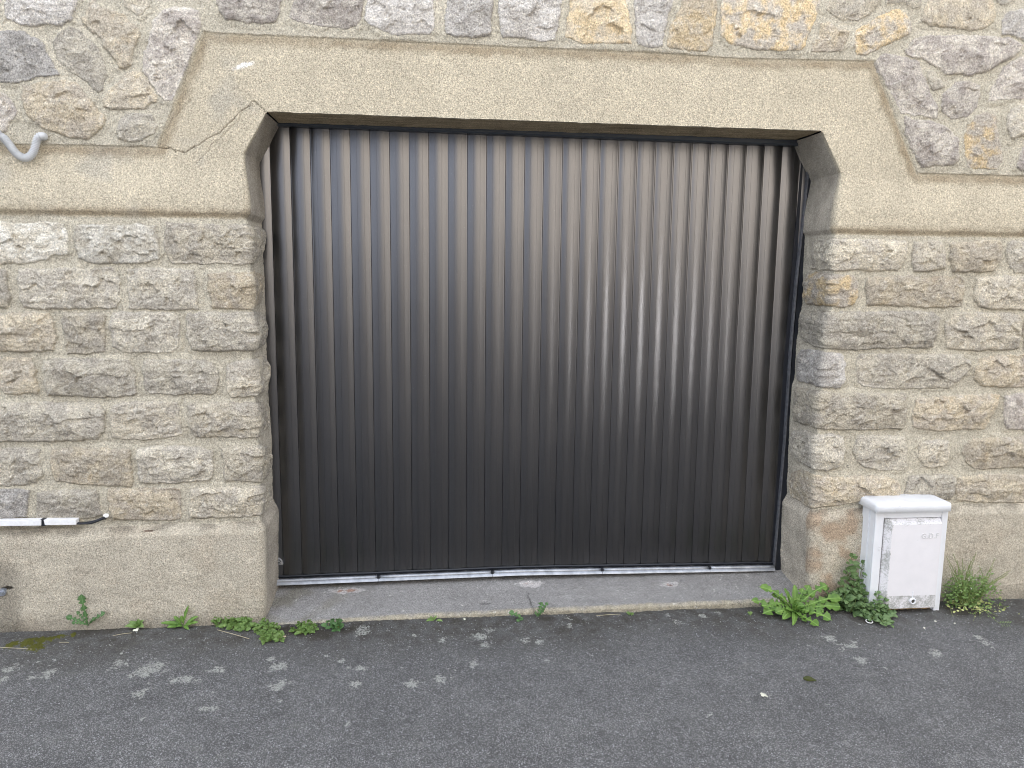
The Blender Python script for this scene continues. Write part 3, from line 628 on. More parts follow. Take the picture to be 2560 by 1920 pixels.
bump(t, b, math_(t, 'ADD', math_(t, 'MULTIPLY', v1.outputs['Distance'], -1.2), math_(t, 'ADD', nh, math_(t, 'MULTIPLY', lm, .5))), .75, .004)
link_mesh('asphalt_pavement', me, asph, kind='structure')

# ------------------------------------------------------------------ sill in front of the door
xa, xb = float(XL(.02))-.10, float(XR(.02))+.02
su = np.arange(xa, xb, .006); svv = np.concatenate([np.linspace(-.035, 0, 8), np.arange(.004, .50, .006)])
SU, SV = np.meshgrid(su, svv)
frontY = np.interp(SU[0], [xa, xa+.25, xa+.6, xb], [-.075, -.050, -.034, -.010])
ztop = np.interp(SU, [xa, xa+.25, .2, xb], [.004, .014, .026, .032])
tt = np.clip(SV, 0, 1)
Y = frontY[None, :]+.010*fbm(SU, Z_*0 if False else SU*0, 12, 5, .65, off=600)+np.maximum(SV, 0)+np.where(SV < 0, .0, 0)
rise = .045-.01
Z = ztop+rise*sst(0, .45, tt)*.9-.010*(1-sst(0, .014, tt))
Z = np.where(SV < 0, ztop-.010+SV, Z)
Z = Z+.005*fbm(SU, SV*2, 16, 3, .6, off=605)*(1-sst(0, .03, SV))+.0022*fbm(SU, SV, 9, 3, off=610)+.0016*fbm(SU, SV, 60, 3, off=620)
cr_l = seg_dist(SU+.006*fbm(SU, SV, 20, 3, off=630), Y, [tuple(atZ(1318, 1462, .07)[:2]), tuple(atZ(1330, 1500, .05)[:2]), tuple(atZ(1338, 1530, .03)[:2])]); ckk = 1-sst(.001, .004, cr_l)
hol = np.zeros(SU.shape)
for (a, b_, rx, ry) in ((1215, 1491, .03, .012), (1678, 1452, .018, .010)):
    P = atZ(a, b_, .06); hol = np.maximum(hol, 1-sst(.6, 1.1, np.hypot((SU-P[0])/rx, (Y-P[1])/ry)))
Z = Z-.004*ckk-.010*hol
sid_c = np.stack([lin((146, 144, 142))]*1)[0]*(1+.15*fbm(SU, SV, 5, 3, off=640)+.12*fbm(SU, SV, 25, 4, off=650))[..., None]
bee = (1-sst(.0, .03, tt+.01*fbm(SU, SV, 20, 2, off=655)))[..., None]; sid_c = sid_c*(1-bee)+lin((160, 153, 136))*(1+.3*fbm(SU, SV, 30, 3, off=660))[..., None]*bee
gl = ((1-sst(-.6, -.2, SU))*.5*sst(-.2, .4, fbm(SU, SV, 6, 3, off=670)))[..., None]; sid_c = sid_c*(1-gl)+lin((120, 116, 100))*gl
for (a, b_, rx, ry, w_) in ((867, 1460, .10, .03, .6), (1325, 1447, .07, .035, .75), (1678, 1447, .05, .03, .55)):
    P = atZ(a, b_, .07); dd = np.hypot((SU-P[0])/rx, (Y-P[1])/ry)+.5*fbm(SU, SV, 30, 3, off=680); m1 = (1-sst(.6, 1., dd))[..., None]; sid_c = sid_c*(1-m1*w_)+lin((205, 200, 198))*m1*w_
    m2 = ((1-sst(.2, .5, dd+.3*fbm(SU, SV, 12, 2, off=690))))[..., None]; sid_c = sid_c*(1-m2*.7)+lin((150, 105, 80))*m2*.7
sid_c = sid_c*(1-.6*ckk)[..., None]*(1-.55*hol)[..., None]
flk = sst(.52, .60, fbm(SU, SV, 32, 4, .7, off=700))[..., None]*.7; sid_c = sid_c*(1-flk)+lin((215, 212, 205))*flk
ii = np.arange(SU.size).reshape(SU.shape); q = np.stack([ii[:-1, :-1], ii[:-1, 1:], ii[1:, 1:], ii[1:, :-1]], -1).reshape(-1, 4)
me = np_mesh('door_sill', np.stack([SU, Y, Z], -1).reshape(-1, 3), q, {'sd': np.full(SU.size, -1.), 'tint': np.zeros((SU.size, 3)), 'base': np.clip(sid_c, 0, 1).reshape(-1, 3)})
link_mesh('door_sill', me, wallm, label='sloping worn grey concrete sill with pale front edge under the garage door', cat='door sill')

# ------------------------------------------------------------------ garage door
door = empty('garage_door', (float((TL[0]+TR[0])/2), YD, .06), label='anthracite metal garage door of upright ribbed slats in the wall opening', cat='garage door')
xs0, xs1 = atY(709, 1430, YD)[0], atY(1936, 1400, YD)[0]; pitch = (xs1-xs0)/28
n0, n1_ = -2, 31
prof = []
wd = pitch
for k in range(n0, n1_):
    x = xs0+k*pitch
    def arc(s): return -.0062*(1-(2*s-1)**2)-.0004*(1 if .30 < s < .33 else 0)
    prof += [(x+.0000, .012), (x+.0007, .010), (x+.0010, -.0005)]
    for s in (.05, .1, .15, .2, .25, .298, .302, .325, .329, .38, .44, .5, .56, .62, .668, .672, .695, .699, .75, .8, .85, .9, .95):
        rid = -.0011 if (.3 < s < .327 or .67 < s < .697) else 0
        prof.append((x+.0016+(wd-.003)*s, -.0066*(1-(2*s-1)**2)+rid))
    prof += [(x+wd-.0010, -.0005), (x+wd-.0008, .010)]
bm = bmesh.new(); zb, zt = atY(1300, 1427, YD)[2]-.004, zTR+.05
zbl = atY(709, 1446, YD)[2]-.006
va = [[bm.verts.new((x, YD+y, z)) for (x, y) in prof] for z in (min(zb, zbl)-.01, zt+.03)]
for i in range(len(prof)-1): bm.faces.new((va[0][i], va[0][i+1], va[1][i+1], va[1][i]))
dm, t, b = mat('anthracite_metal', .33, .5, 1.0, (.134, .134, .140)); co = N_(t, 'ShaderNodeTexCoord').outputs['Object']
mpn = N_(t, 'ShaderNodeMapping'); mpn.inputs['Scale'].default_value = (1, 1, .08); t.links.new(co, mpn.inputs[0])
ns_ = noise(t, mpn.outputs[0], 120, 3); sm = noise(t, co, 2.2, 4, .55)
t.links.new(mr(t, sm, .3, .7, .275, .335), b.inputs['Roughness'])
dust = math_(t, 'MULTIPLY', mr(t, noise(t, co, 160, 2), .70, .74), .35)
t.links.new(mix(t, dust, (.134, .134, .140), (.3, .3, .3)), b.inputs['Base Color'])
bump(t, b, ns_, .02, .0006)
from_bm('door_panel', bm, dm, door)
galv, t, b = mat('galvanised_steel', .48, .5, .75, (.55, .58, .62)); co = N_(t, 'ShaderNodeTexCoord').outputs['Object']
t.links.new(mix(t, mr(t, noise(t, co, 25, 4), .35, .65), (.30, .32, .35), (.46, .48, .52)), b.inputs['Base Color']); bump(t, b, noise(t, co, 60, 3), .1, .002)
blk = simple('black_trim', (.010, .012, .018), .45); navy = simple('blue_black_frame', (.010, .013, .020), .5)
YR = YD-.030
ra, rb, rc = atY(693, 1455, YR), atY(1300, 1430, YR), atY(1936, 1419, YR)
cuts = [atY(x, 1430, YR)[0] for x in (946, 1231, 1505, 1773)]
pieces = [ra[0]-.05]+cuts+[rc[0]]
def railz(x): return float(np.interp(x, [ra[0], rb[0], rc[0]], [ra[2], rb[2], rc[2]]))
bm = bmesh.new()
for a, b_ in zip(pieces, pieces[1:]):
    xs = np.linspace(a+.0008, b_-.0008, 12)
    tube(bm, [(x, YR+.004, railz(x)+.002) for x in xs], .0092, 12)
    for i in range(11): pass
    lo = [bm.verts.new((x, YR-.014, railz(x)-.012)) for x in xs]; hi = [bm.verts.new((x, YR-.009, railz(x)-.001)) for x in xs]; bk = [bm.verts.new((x, YR+.03, railz(x)+.006)) for x in xs]
    for i in range(11): bm.faces.new((lo[i], lo[i+1], hi[i+1], hi[i])); bm.faces.new((hi[i], hi[i+1], bk[i+1], bk[i]))
from_bm('bottom_rail', bm, galv, door, smooth=True)
bm = bmesh.new()
for x in cuts: box(bm, x-.006, x+.006, YR-.009, YR+.02, railz(x)-.001, railz(x)+.012, .001)
from_bm('rail_notch', bm, blk, door)
bm = bmesh.new()
xs = np.linspace(ra[0]-.04, rc[0]+.02, 60)
tube(bm, [(x, YD-.008, railz(x)+.016+.002*random.random()) for x in xs], .006, 6)
from_bm('bottom_seal', bm, blk, door)
# header trim under the soffit
bm = bmesh.new()
vs = []
for (x, zt_) in ((TL[0]-.05, zTL), (TR[0]+.05, zTR)):
    hgt = .006 if x < 0 else .020
    vs.append([bm.verts.new((x, y, z)) for (y, z) in ((YD-.05, zt_+.02), (YD-.05, zt_-hgt+.006), (YD-.044, zt_-hgt), (YD-.012, zt_-hgt), (YD-.012, zt_+.02))])
for i in range(4): bm.faces.new((vs[0][i], vs[1][i], vs[1][i+1], vs[0][i+1]))
from_bm('header_trim', bm, simple('slate_trim', (.05, .06, .075), .35, .3), door)
# right hand frame and guide strip
def strip(pts_l, pts_r, Yf, Yb, name, m):
    bm = bmesh.new(); A_ = [atY(*q, Yf) for q in pts_l]; B_ = [atY(*q, Yf) for q in pts_r]
    fa = [bm.verts.new(p) for p in A_]; fb = [bm.verts.new(p) for p in B_]; ba = [bm.verts.new((p[0], Yb, p[2])) for p in A_]; bb = [bm.verts.new((p[0], Yb, p[2])) for p in B_]
    for i in range(len(fa)-1):
        bm.faces.new((fa[i], fa[i+1], fb[i+1], fb[i])); bm.faces.new((ba[i], ba[i+1], fa[i+1], fa[i])); bm.faces.new((fb[i], fb[i+1], bb[i+1], bb[i])); bm.faces.new((bb[i], bb[i+1], ba[i+1], ba[i]))
    bm.faces.new((fa[0], fb[0], bb[0], ba[0])); bm.faces.new((fa[-1], ba[-1], bb[-1], fb[-1]))
    return from_bm(name, bm, m, door)
strip([(2012, 500), (1990, 700), (1975, 880), (1961, 1100), (1932, 1440)][::-1]+[(2021, 400), (2029, 320)], [(2016.5, 500), (1994.5, 700), (1979.5, 880), (1965, 1100), (1936, 1440)][::-1]+[(2026, 400), (2034, 320)], YD-.020, YD+.02, 'guide_strip', simple('weathered_zinc', (.12, .125, .14), .55, .3, var=.35))
strip([(1933.5, 1445), (1963, 1100), (2014, 500), (2031, 320)], [(1985, 1490), (2010, 1100), (2060, 500), (2080, 320)], YD-.012, YD+.06, 'side_frame', navy)
strip([(1915, 1445), (1943, 1100), (1995, 500), (2010, 320)], [(1932, 1445), (1961, 1100), (2012, 500), (2028, 320)], YD-.004, YD+.03, 'edge_profile', blk)
# keeper plate at lower left
P = atY(701, 1403, YD-.012); bm = bmesh.new(); k_ = 1.85e-3
out = [(-10, -9)]+[(6+0, -9)]+[(-10+16*math.cos(a), -9+18*math.sin(a)) for a in np.linspace(0, math.pi/2, 9)]
vv = [(P[0]+x*k_, P[2]+z*k_) for x, z in out]
f_ = [bm.verts.new((x, YD-.014, z)) for x, z in vv]; g_ = [bm.verts.new((x, YD+.004, z)) for x, z in vv]
bm.faces.new(f_)
for i in range(len(f_)): j = (i+1) % len(f_); bm.faces.new((f_[i], g_[i], g_[j], f_[j]))
plate = from_bm('keeper_plate', bm, simple('cast_zinc', (.42, .43, .44), .5, .6), door)
bm = bmesh.new(); cxx, czz = P[0]-3.5*k_, P[2]+.5*k_
for i in range(16):
    a, c2 = 2*math.pi*i/16, 2*math.pi*(i+1)/16
    q4 = [bm.verts.new((cxx+r2*math.cos(w2), YD-.0155, czz+r2*math.sin(w2))) for r2, w2 in ((.0052, a), (.0082, a), (.0082, c2), (.0052, c2))]; bm.faces.new(q4)
box(bm, P[0]-8*k_, P[0]+1*k_, YD-.0155, YD-.0142, P[2]-7.4*k_, P[2]-5.6*k_)
rg = from_bm('bolt_ring', bm, blk, None); rg.parent = plate; rg.matrix_parent_inverse = plate.matrix_world.inverted(); rg.matrix_parent_inverse = Matrix.Translation(-Vector(door.location))
plate.matrix_parent_inverse = Matrix.Translation(-Vector(door.location)); rg.matrix_parent_inverse = Matrix.Identity(4)

# ------------------------------------------------------------------ gas meter cabinet
FR = atZ(2349, 1526, .004)            # right foot of the front face
YF = FR[1]
K = lambda a, b_, Yp=YF: atY(2100+a/4.88, 1220+b_/4.88, Yp)
bx0 = K(430, 320)[0]; bx1 = K(1320, 300)[0]; bzt = K(900, 305)[2]
bx0 = (K(430, 320)[0]+K(372, 1290)[0])/2; bx1 = (K(1320, 300)[0]+K(1215, 1490)[0])/2
whm, t, b = mat('white_polyester', .42, .4, 0, (.80, .80, .82)); co = N_(t, 'ShaderNodeTexCoord').outputs['Object']
dn = noise(t, co, 9, 6, .7); fn = noise(t, co, 110, 4, .7)
lich_w = math_(t, 'MULTIPLY', mr(t, dn, .60, .70), mr(t, fn, .45, .55)); t.links.new(mix(t, math_(t, 'MULTIPLY', lich_w, .5), mix(t, mr(t, dn, .3, .7), (.79, .81, .84), (.73, .74, .77)), (.30, .30, .27)), b.inputs['Base Color'])
bump(t, b, fn, .08, .001)
drm, t, b = mat('grimy_white_door', .5, .35); co = N_(t, 'ShaderNodeTexCoord').outputs['Object']
gat = A(t, 'grime').outputs['Fac']; fn = noise(t, co, 130, 5, .75); f2 = noise(t, co, 22, 4, .6)
gm = mr(t, math_(t, 'ADD', gat, mr(t, math_(t, 'ADD', math_(t, 'MULTIPLY', fn, .6), math_(t, 'MULTIPLY', f2, .4)), .3, .7, -.55, .55)), .35, .75)
t.links.new(mix(t, math_(t, 'MULTIPLY', gm, .85), mix(t, f2, (.70, .69, .71), (.80, .78, .80)), mix(t, fn, (.10, .11, .095), (.42, .43, .39))), b.inputs['Base Color']); bump(t, b, fn, .12, .001)
gasb = empty('gas_meter_box', (float((bx0+bx1)/2), float(YF/2), 0), label='white plastic gas meter cabinet standing at the foot of the wall, right of the door', cat='meter box')
bm = bmesh.new(); yb = -.012
dl, dr, dt, db = K(560, 370)[0]-.002, K(1252, 370)[0], K(900, 372)[2], K(560, 1465)[2]
box(bm, bx0, bx1, YF+.012, yb, .07, bzt+.02, .004)                # main shell
box(bm, bx0, dl-.006, YF, YF+.0118, .0, bzt+.02, .004)             # left stile
box(bm, bx1-.030, bx1, YF, YF+.0118, .0, bzt+.02, .004)           # right stile
box(bm, bx0, dl+.004, YF+.0122, yb, -.01, .0698, .003); box(bm, bx1-.030, bx1, YF+.0122, yb, -.01, .0698, .003)
box(bm, dl-.0058, bx1-.0302, YF+.002, YF+.0118, dt+.003, bzt+.02, .002)
from_bm('cabinet', bm, whm, gasb)
bm = bmesh.new()
for yy_ in (YF+(yb-YF)*.42, YF+(yb-YF)*.46): box(bm, bx0-.0035, bx0-.0003, yy_, yy_+.004, .02, bzt+.01, .001)
from_bm('side_rib', bm, whm, gasb)
# door: bevelled tray
bm = bmesh.new(); yo = YF-.022
dr2 = dr
gl_ = bm.verts.layers.float.new('grime')
def ringv(x0, x1, z0, z1, y, g): 
    r_ = [bm.verts.new((x0, y, z0)), bm.verts.new((x1, y, z0)), bm.verts.new((x1, y, z1)), bm.verts.new((x0, y, z1))]
    for v_, gg in zip(r_, g): v_[gl_] = gg
    return r_
nx, nz = 40, 60
dxl, dxr, dzb, dzt = dl, dr2-.008, db, dt
def door_y(x, z):
    e = min((x-dxl)/.022, (dxr-x)/.006, (z-dzb)/.006, (dzt-z)/.020); e = max(0, min(1, e)); return YF+.004+(yo-YF-.004)*e
xsd = sorted(set([dxl, dxl+.011, dxl+.022, dxr-.006, dxr]+list(np.linspace(dxl+.03, dxr-.01, nx)))); zsd = sorted(set([dzb, dzb+.006, dzt-.02, dzt-.01, dzt]+list(np.linspace(dzb+.012, dzt-.026, nz))))
gridv = []
for z in zsd:
    row = []
    for x in xsd:
        v_ = bm.verts.new((x, door_y(x, z), z)); fz_ = (z-dzb)/(dzt-dzb); e1 = (x-dxl)/.022
        g = .0
        if e1 < 1.05: g = .50+.12*math.sin(z*31)+.05*random.random()
        if fz_ < .165: g = max(g, .60)
        if z > dzt-.024: g = max(g, .42)
        elif z > dzt-.045: g = max(g, .15)
        v_[gl_] = g; row.append(v_)
    gridv.append(row)
for a, b_ in zip(gridv, gridv[1:]):
    for i in range(len(xsd)-1): bm.faces.new((a[i], a[i+1], b_[i+1], b_[i]))
for side_, ys in ((gridv[0], 1), (gridv[-1], 1), ([r_[0] for r_ in gridv], 1), ([r_[-1] for r_ in gridv], 1)):
    bk = [bm.verts.new((v_.co.x, YF+.012, v_.co.z)) for v_ in side_]
    for v_, s_ in zip(bk, side_): v_[gl_] = .5
    for i in range(len(side_)-1): bm.faces.new((side_[i], side_[i+1], bk[i+1], bk[i]))
gdoor = from_bm('door', bm, drm, gasb, label='grimy white door with lichened edges and raised letters')
# raised letters
cu = bpy.data.curves.new('lettering', 'FONT'); cu.body = 'G.D.F'; cu.size = .034; cu.extrude = .0011; cu.bevel_depth = .0003; cu.align_x = 'CENTER'; cu.space_character = 1.12
tx = bpy.data.objects.new('lettering', cu); C.objects.link(tx)
dg = bpy.context.evaluated_depsgraph_get(); lm_ = bpy.data.meshes.new_from_object(tx.evaluated_get(dg)); bpy.data.objects.remove(tx)
LP = K(1095, 612, yo); lm_.transform(Matrix.Translation((LP[0], yo-.0006, LP[2])) @ Matrix.Rotation(rad(90), 4, 'X') @ Matrix.Diagonal((.92, 1, 1, 1)))
lo_ = link_mesh('lettering', lm_, simple('letter_plastic', (.60, .60, .60), .5), None); lo_.parent = gdoor
LK = K(880, 1375, yo)
bm = bmesh.new(); rr_ = .0145; prof2 = [(.0085, -.003), (.0085, -.008), (.0115, -.010), (rr_, -.008), (rr_, .001)]
ringz = [[bm.verts.new((LK[0]+r2*math.cos(2*math.pi*i/24), yo+y2, LK[2]+r2*math.sin(2*math.pi*i/24))) for i in range(24)] for r2, y2 in prof2]
for a, b_ in zip(ringz, ringz[1:]):
    for i in range(24): bm.faces.new((a[i], a[(i+1) % 24], b_[(i+1) % 24], b_[i]))
box(bm, LK[0]-.002, LK[0]+.002, yo-.0025, yo, LK[2]+rr_, LK[2]+.045, .0006)
l1 = from_bm('lock', bm, whm, None, smooth=True); l1.parent = gdoor
bm = bmesh.new(); bmesh.ops.create_cone(bm, cap_ends=True, segments=20, radius1=.0083, radius2=.0083, depth=.004, matrix=Matrix.Translation((LK[0], yo-.0032, LK[2])) @ Matrix.Rotation(rad(90), 4, 'X'))
l2 = from_bm('keyhole', bm, simple('dark_brass', (.10, .095, .085), .6, .3), None); l2.parent = gdoor
# lid
YL = YF-.028
lx0, lx1 = K(440, 320, YL)[0], K(1372, 285, YL)[0]; lz0 = K(900, 300, YL)[2]; lz1 = K(900, 205, YL)[2]+.006
bm = bmesh.new(); secs = []
for (z, ins) in ((lz0, .004), (lz0+.002, 0), (lz0+.030, .0005), (lz0+.038, .003), (lz1-.003, .010), (lz1, .020)):
    x0_, x1_, y0_, y1_ = lx0+ins, lx1-ins, YL+ins*1.0, .012-ins*.2; rr2 = .014; pts_ = []
    for (cx_, cy_, a0) in ((x1_-rr2, y0_+rr2, -90), (x1_-rr2, y1_-rr2, 0), (x0_+rr2, y1_-rr2, 90), (x0_+rr2, y0_+rr2, 180)):
        for k in range(5): a = rad(a0+k*22.5); pts_.append((cx_+rr2*math.cos(a), cy_+rr2*math.sin(a), z))
    secs.append([bm.verts.new(p) for p in pts_])
for a, b_ in zip(secs, secs[1:]):
    for i in range(20): bm.faces.new((a[i], a[(i+1) % 20], b_[(i+1) % 20], b_[i]))
bm.faces.new(secs[0][::-1]); bm.faces.new(secs[-1])
lid = from_bm('lid', bm, whm, gasb, smooth=True)
bm = bmesh.new(); box(bm, bx0+.03, bx1-.031, YF+.02, -.02, -.02, .066, .004)
from_bm('base_block', bm, stone_like('rusty_mortar', lin((150, 120, 85)), lin((176, 158, 125)), 20, .3), gasb)

# ------------------------------------------------------------------ conduit, trunking, fixings on the left wall
YC = -.026
cp_ = [(-120, 300), (-40, 400), (20, 455), (110, 500), (230, 640), (400, 870), (520, 980), (660, 1045), (800, 1020), (910, 900), (970, 740), (1010, 580), (1060, 480), (1140, 440)]
pp = [atY(a/11.06, 300+b_/11.06, YC) for a, b_ in cp_]; pp.append(atY(1200/11.06, 300+455/11.06, -.012)); pp.append(atY(1215/11.06, 300+460/11.06, .02))
pth = spline(pp, 620); bm = bmesh.new()
Ls = np.cumsum([0]+[np.linalg.norm(pth[i+1]-pth[i]) for i in range(len(pth)-1)])
radii = []
for i, l_ in enumerate(Ls):
    endf = sst(Ls[-1]-.055, Ls[-1]-.045, l_); radii.append(.0138+.0019*math.sin(l_*2*math.pi/.0062)*(1-endf)+.0015*endf*math.exp(-((l_-Ls[-1]+.03)/.02)**2))
tube(bm, pth, radii, 14)
from_bm('corrugated_conduit', bm, simple('grey_white_pvc', (.56, .57, .58), .5), smooth=True, label='pale grey ribbed plastic conduit looping out of the wall at upper left', cat='conduit')
YT = -.040
trk = empty('cable_trunking', tuple(atY(60, 1308, YT)), label='white plastic cable trunking with black cables along the top of the left plinth', cat='cable trunking')
wpv = simple('white_pvc', (.82, .82, .82), .4)
T7 = lambda a, b_, Yp=YT: atY(a/7.373, 1260+b_/7.373, Yp)
def trunk(a0, zt0, zb0, a1, zt1, zb1, slant):
    bm = bmesh.new(); P0t, P0b, P1t, P1b = T7(a0, zt0), T7(a0-slant, zb0), T7(a1, zt1), T7(a1, zb1)
    fr = [bm.verts.new(p) for p in (P0b, P1b, P1t, P0t)]; bk = [bm.verts.new((p[0], -.012, p[2])) for p in (P0b, P1b, P1t, P0t)]
    bm.faces.new(fr)
    for i in range(4): j = (i+1) % 4; bm.faces.new((fr[i], bk[i], bk[j], fr[j]))
    bmesh.ops.bevel(bm, geom=list(bm.edges), offset=.0012, segments=2, affect='EDGES')
    from_bm('cover', bm, wpv, trk)
P0 = atY(-900, 1312, YT)
trunk(-4000, 345, 455, 755, 295, 400, 22); trunk(800, 293, 392, 1405, 290, 385, -25)
bm = bmesh.new()
for dz, dy in ((0, 0), (.006, .004), (.003, -.005)):
    pts_ = [T7(1300, 352, -.02), T7(1340, 352, -.024), T7(1390, 354, -.028), T7(1500, 364, -.03), T7(1650, 362), T7(1780, 325+dz*900), T7(1880, 285), T7(1930, 268, -.02), T7(1955, 272, .01)]
    pts_ = [np.array(p)+np.array((0, dy, dz*(1 if 3 < k < 7 else .3))) for k, p in enumerate(pts_)]
    tube(bm, spline(pts_, 40), .0032, 8)
from_bm('cable', bm, blk, trk, smooth=True)
bm = bmesh.new(); box(bm, *sorted((T7(735, 300)[0], T7(815, 300)[0])), YT+.004, -.012, *sorted((T7(775, 415)[2], T7(775, 290)[2])), .001)
from_bm('joint_gap', bm, blk, trk)
# pale filler blob beside the cable hole
bm = bmesh.new(); Pq = T7(1955, 215, -.016); bmesh.ops.create_icosphere(bm, subdivisions=3, radius=.009, matrix=Matrix.Translation(Pq) @ Matrix.Diagonal((1.2, .8, 1, 1)))
for v_ in bm.verts: v_.co += v_.normal*random.uniform(-.0018, .002)
from_bm('filler_blob', bm, simple('white_filler', (.85, .85, .83), .8), smooth=False, label='small white lump of filler where the black cables enter the wall', cat='filler')
# bolt head at left edge
Pb = atY(5, 1481, -.03); bm = bmesh.new()
for (r2, ya, yb2) in ((.016, -.034, -.012), (.0085, -.044, -.034), (.021, -.012, .01)):
    bmesh.ops.create_cone(bm, cap_ends=True, segments=20, radius1=r2, radius2=r2*.96, depth=yb2-ya, matrix=Matrix.Translation((Pb[0], (ya+yb2)/2, Pb[2])) @ Matrix.Rotation(rad(90), 4, 'X'))
from_bm('pipe_cap', bm, simple('dull_aluminium', (.42, .45, .50), .4, .7), label='small round metal pipe cap low on the plinth at the left edge', cat='pipe cap')
# hook in joint right of door
Pn = atY(1860+818/3.16, 1100+208/3.16, -.012); bm = bmesh.new()
tube(bm, [(Pn[0]+.004*math.cos(a), -.014, Pn[2]+.005*math.sin(a)) for a in np.linspace(.6, 5.4, 14)], .0011, 6)
from_bm('wire_hook', bm, blk, label='tiny bent wire hook in the mortar joint right of the door', cat='hook')
# white splash of paint at the corner above sill etc. is part of masonry colours

# ------------------------------------------------------------------ plants
def leafmat(name, c1, c2, rough=.45, trans=.25):
    m, t, b = mat(name, rough, .35); co = N_(t, 'ShaderNodeTexCoord').outputs['Object']
    n = noise(t, co, 28, 3); rb_ = A(t, 'rib').outputs['Fac']
    cc = mix(t, mr(t, n, .3, .7), c1, c2); cc = mix(t, math_(t, 'MULTIPLY', rb_, .5), cc, tuple(min(1, c*1.9+.03) for c in c2))
    t.links.new(cc, b.inputs['Base Color']); b.inputs['Subsurface Weight'].default_value = 0
    tr_ = N_(t, 'ShaderNodeBsdfTranslucent'); t.links.new(cc, tr_.inputs[0]); ms = N_(t, 'ShaderNodeMixShader', i_Fac=trans)
    out = t.nodes['Material Output']; t.links.new(b.outputs[0], ms.inputs[1]); t.links.new(tr_.outputs[0], ms.inputs[2]); t.links.new(ms.outputs[0], out.inputs[0])
    bump(t, b, noise(t, co, 180, 3), .2, .001)
    return m
G1 = leafmat('dandelion_green', (.09, .19, .035), (.19, .32, .07)); G2 = leafmat('herb_green', (.10, .175, .07), (.21, .31, .13)); G3 = leafmat('pale_green', (.13, .23, .06), (.24, .35, .12))
G4 = leafmat('thistle_green', (.06, .14, .045), (.13, .24, .09)); G5 = leafmat('cream_leaf', (.38, .42, .14), (.55, .56, .26)); STM = leafmat('stem_green', (.14, .19, .05), (.24, .28, .10), trans=.05)
FLW = simple('white_petal', (.72, .72, .60), .6); DRY = simple('dry_straw', (.50, .44, .30), .8)
def blade(bm, base, tip, width, arch=.03, kind='plain', n=18, fold=.25, wob=0, bend=0):
    """a leaf from base to tip; kind: plain | lobed | ovate | thistle"""
    lay = bm.verts.layers.float.get('rib') or bm.verts.layers.float.new('rib')
    B, T = Vector(base), Vector(tip); M = (B+T)/2+Vector((0, -.2*arch, arch)); rows = []
    if kind in ('lobed', 'thistle'): n = 44
    M = M+Vector((bend, 0, bend*.5)); d = (T-B); side = Vector((d.x, d.y, 0)).cross(Vector((0, 0, 1)))
    if side.length < .15*d.length: side = Vector((1, 0, 0))*d.length
    viewn = Vector((0, -1, .55)).normalized()
    side2 = d.cross(viewn)
    side = (side.normalized()*(.5 if side.dot(side2) >= 0 else -.5)+side2.normalized()*.8).normalized()
    lob = random.randint(5, 6); ph = random.random()
    for i in range(n+1):
        s = i/n; p = B*(1-s)**2+M*2*s*(1-s)+T*s*s; tg = ((M-B)*(1-s)+(T-M)*s).normalized(); sd2 = (side-tg*side.dot(tg)).normalized(); nn = sd2.cross(tg)
        def wf(s, o):
            if kind == 'plain': e = min(1, s*1.6+.12)*(1-s**3)**.6*(.25+.75*sst(0, .5, s)); return e
            if kind == 'ovate': return math.sin(math.pi*min(1, s**.72))*.98+.02
            e = (.16+.84*sst(.05, .55, s))*(1 if s < .8 else math.sqrt(max(0, 1-((s-.8)/.2)**2)))
            ft = (s*lob+ph+o) % 1; tooth = .16+.84*(1-abs(ft-.22)/.22 if ft < .22 else (1-(ft-.22)/.78)**1.7) if s < .84 else .8
            return e*max(tooth, .15)*(1.25 if s > .8 else 1)
        wl, wr = width*wf(s, 0), width*wf(s, .06)
        if kind == 'thistle': wl *= .8+.4*random.random(); wr *= .8+.4*random.random()
        f_ = fold*width
        back = 0.0
        if kind in ('lobed', 'thistle'): back = -.35*width
        cen = bm.verts.new(p); cen[lay] = 1 if kind != 'ovate' else .5
        rim = [bm.verts.new(p+tg*back*.4+sg*sd2*w*.13) for sg, w in ((1, width*.9), (-1, width*.9))]
        for r_ in rim: r_[lay] = .0
        if wl < width*.14: rim[0].co = p+sd2*wl*.6
        if wr < width*.14: rim[1].co = p-sd2*wr*.6
        l_ = bm.verts.new(p+sd2*wl+nn*(f_*wl/width+random.uniform(-wob, wob))+tg*back); r_ = bm.verts.new(p-sd2*wr+nn*(f_*wr/width+random.uniform(-wob, wob))+tg*back)
        rows.append((l_, rim[0], cen, rim[1], r_))
    for a, b_ in zip(rows, rows[1:]):
        for k in range(4):
            try: bm.faces.new((a[k], a[k+1], b_[k+1], b_[k]))
            except ValueError: pass
def plant(name, base, label, cat='weed', group='weeds growing along the foot of the wall'):
    return empty(name, tuple(base), label=label, cat=cat, group=group)
def fin(name, bm, m, par): return from_bm(name, bm, m, par, smooth=True)

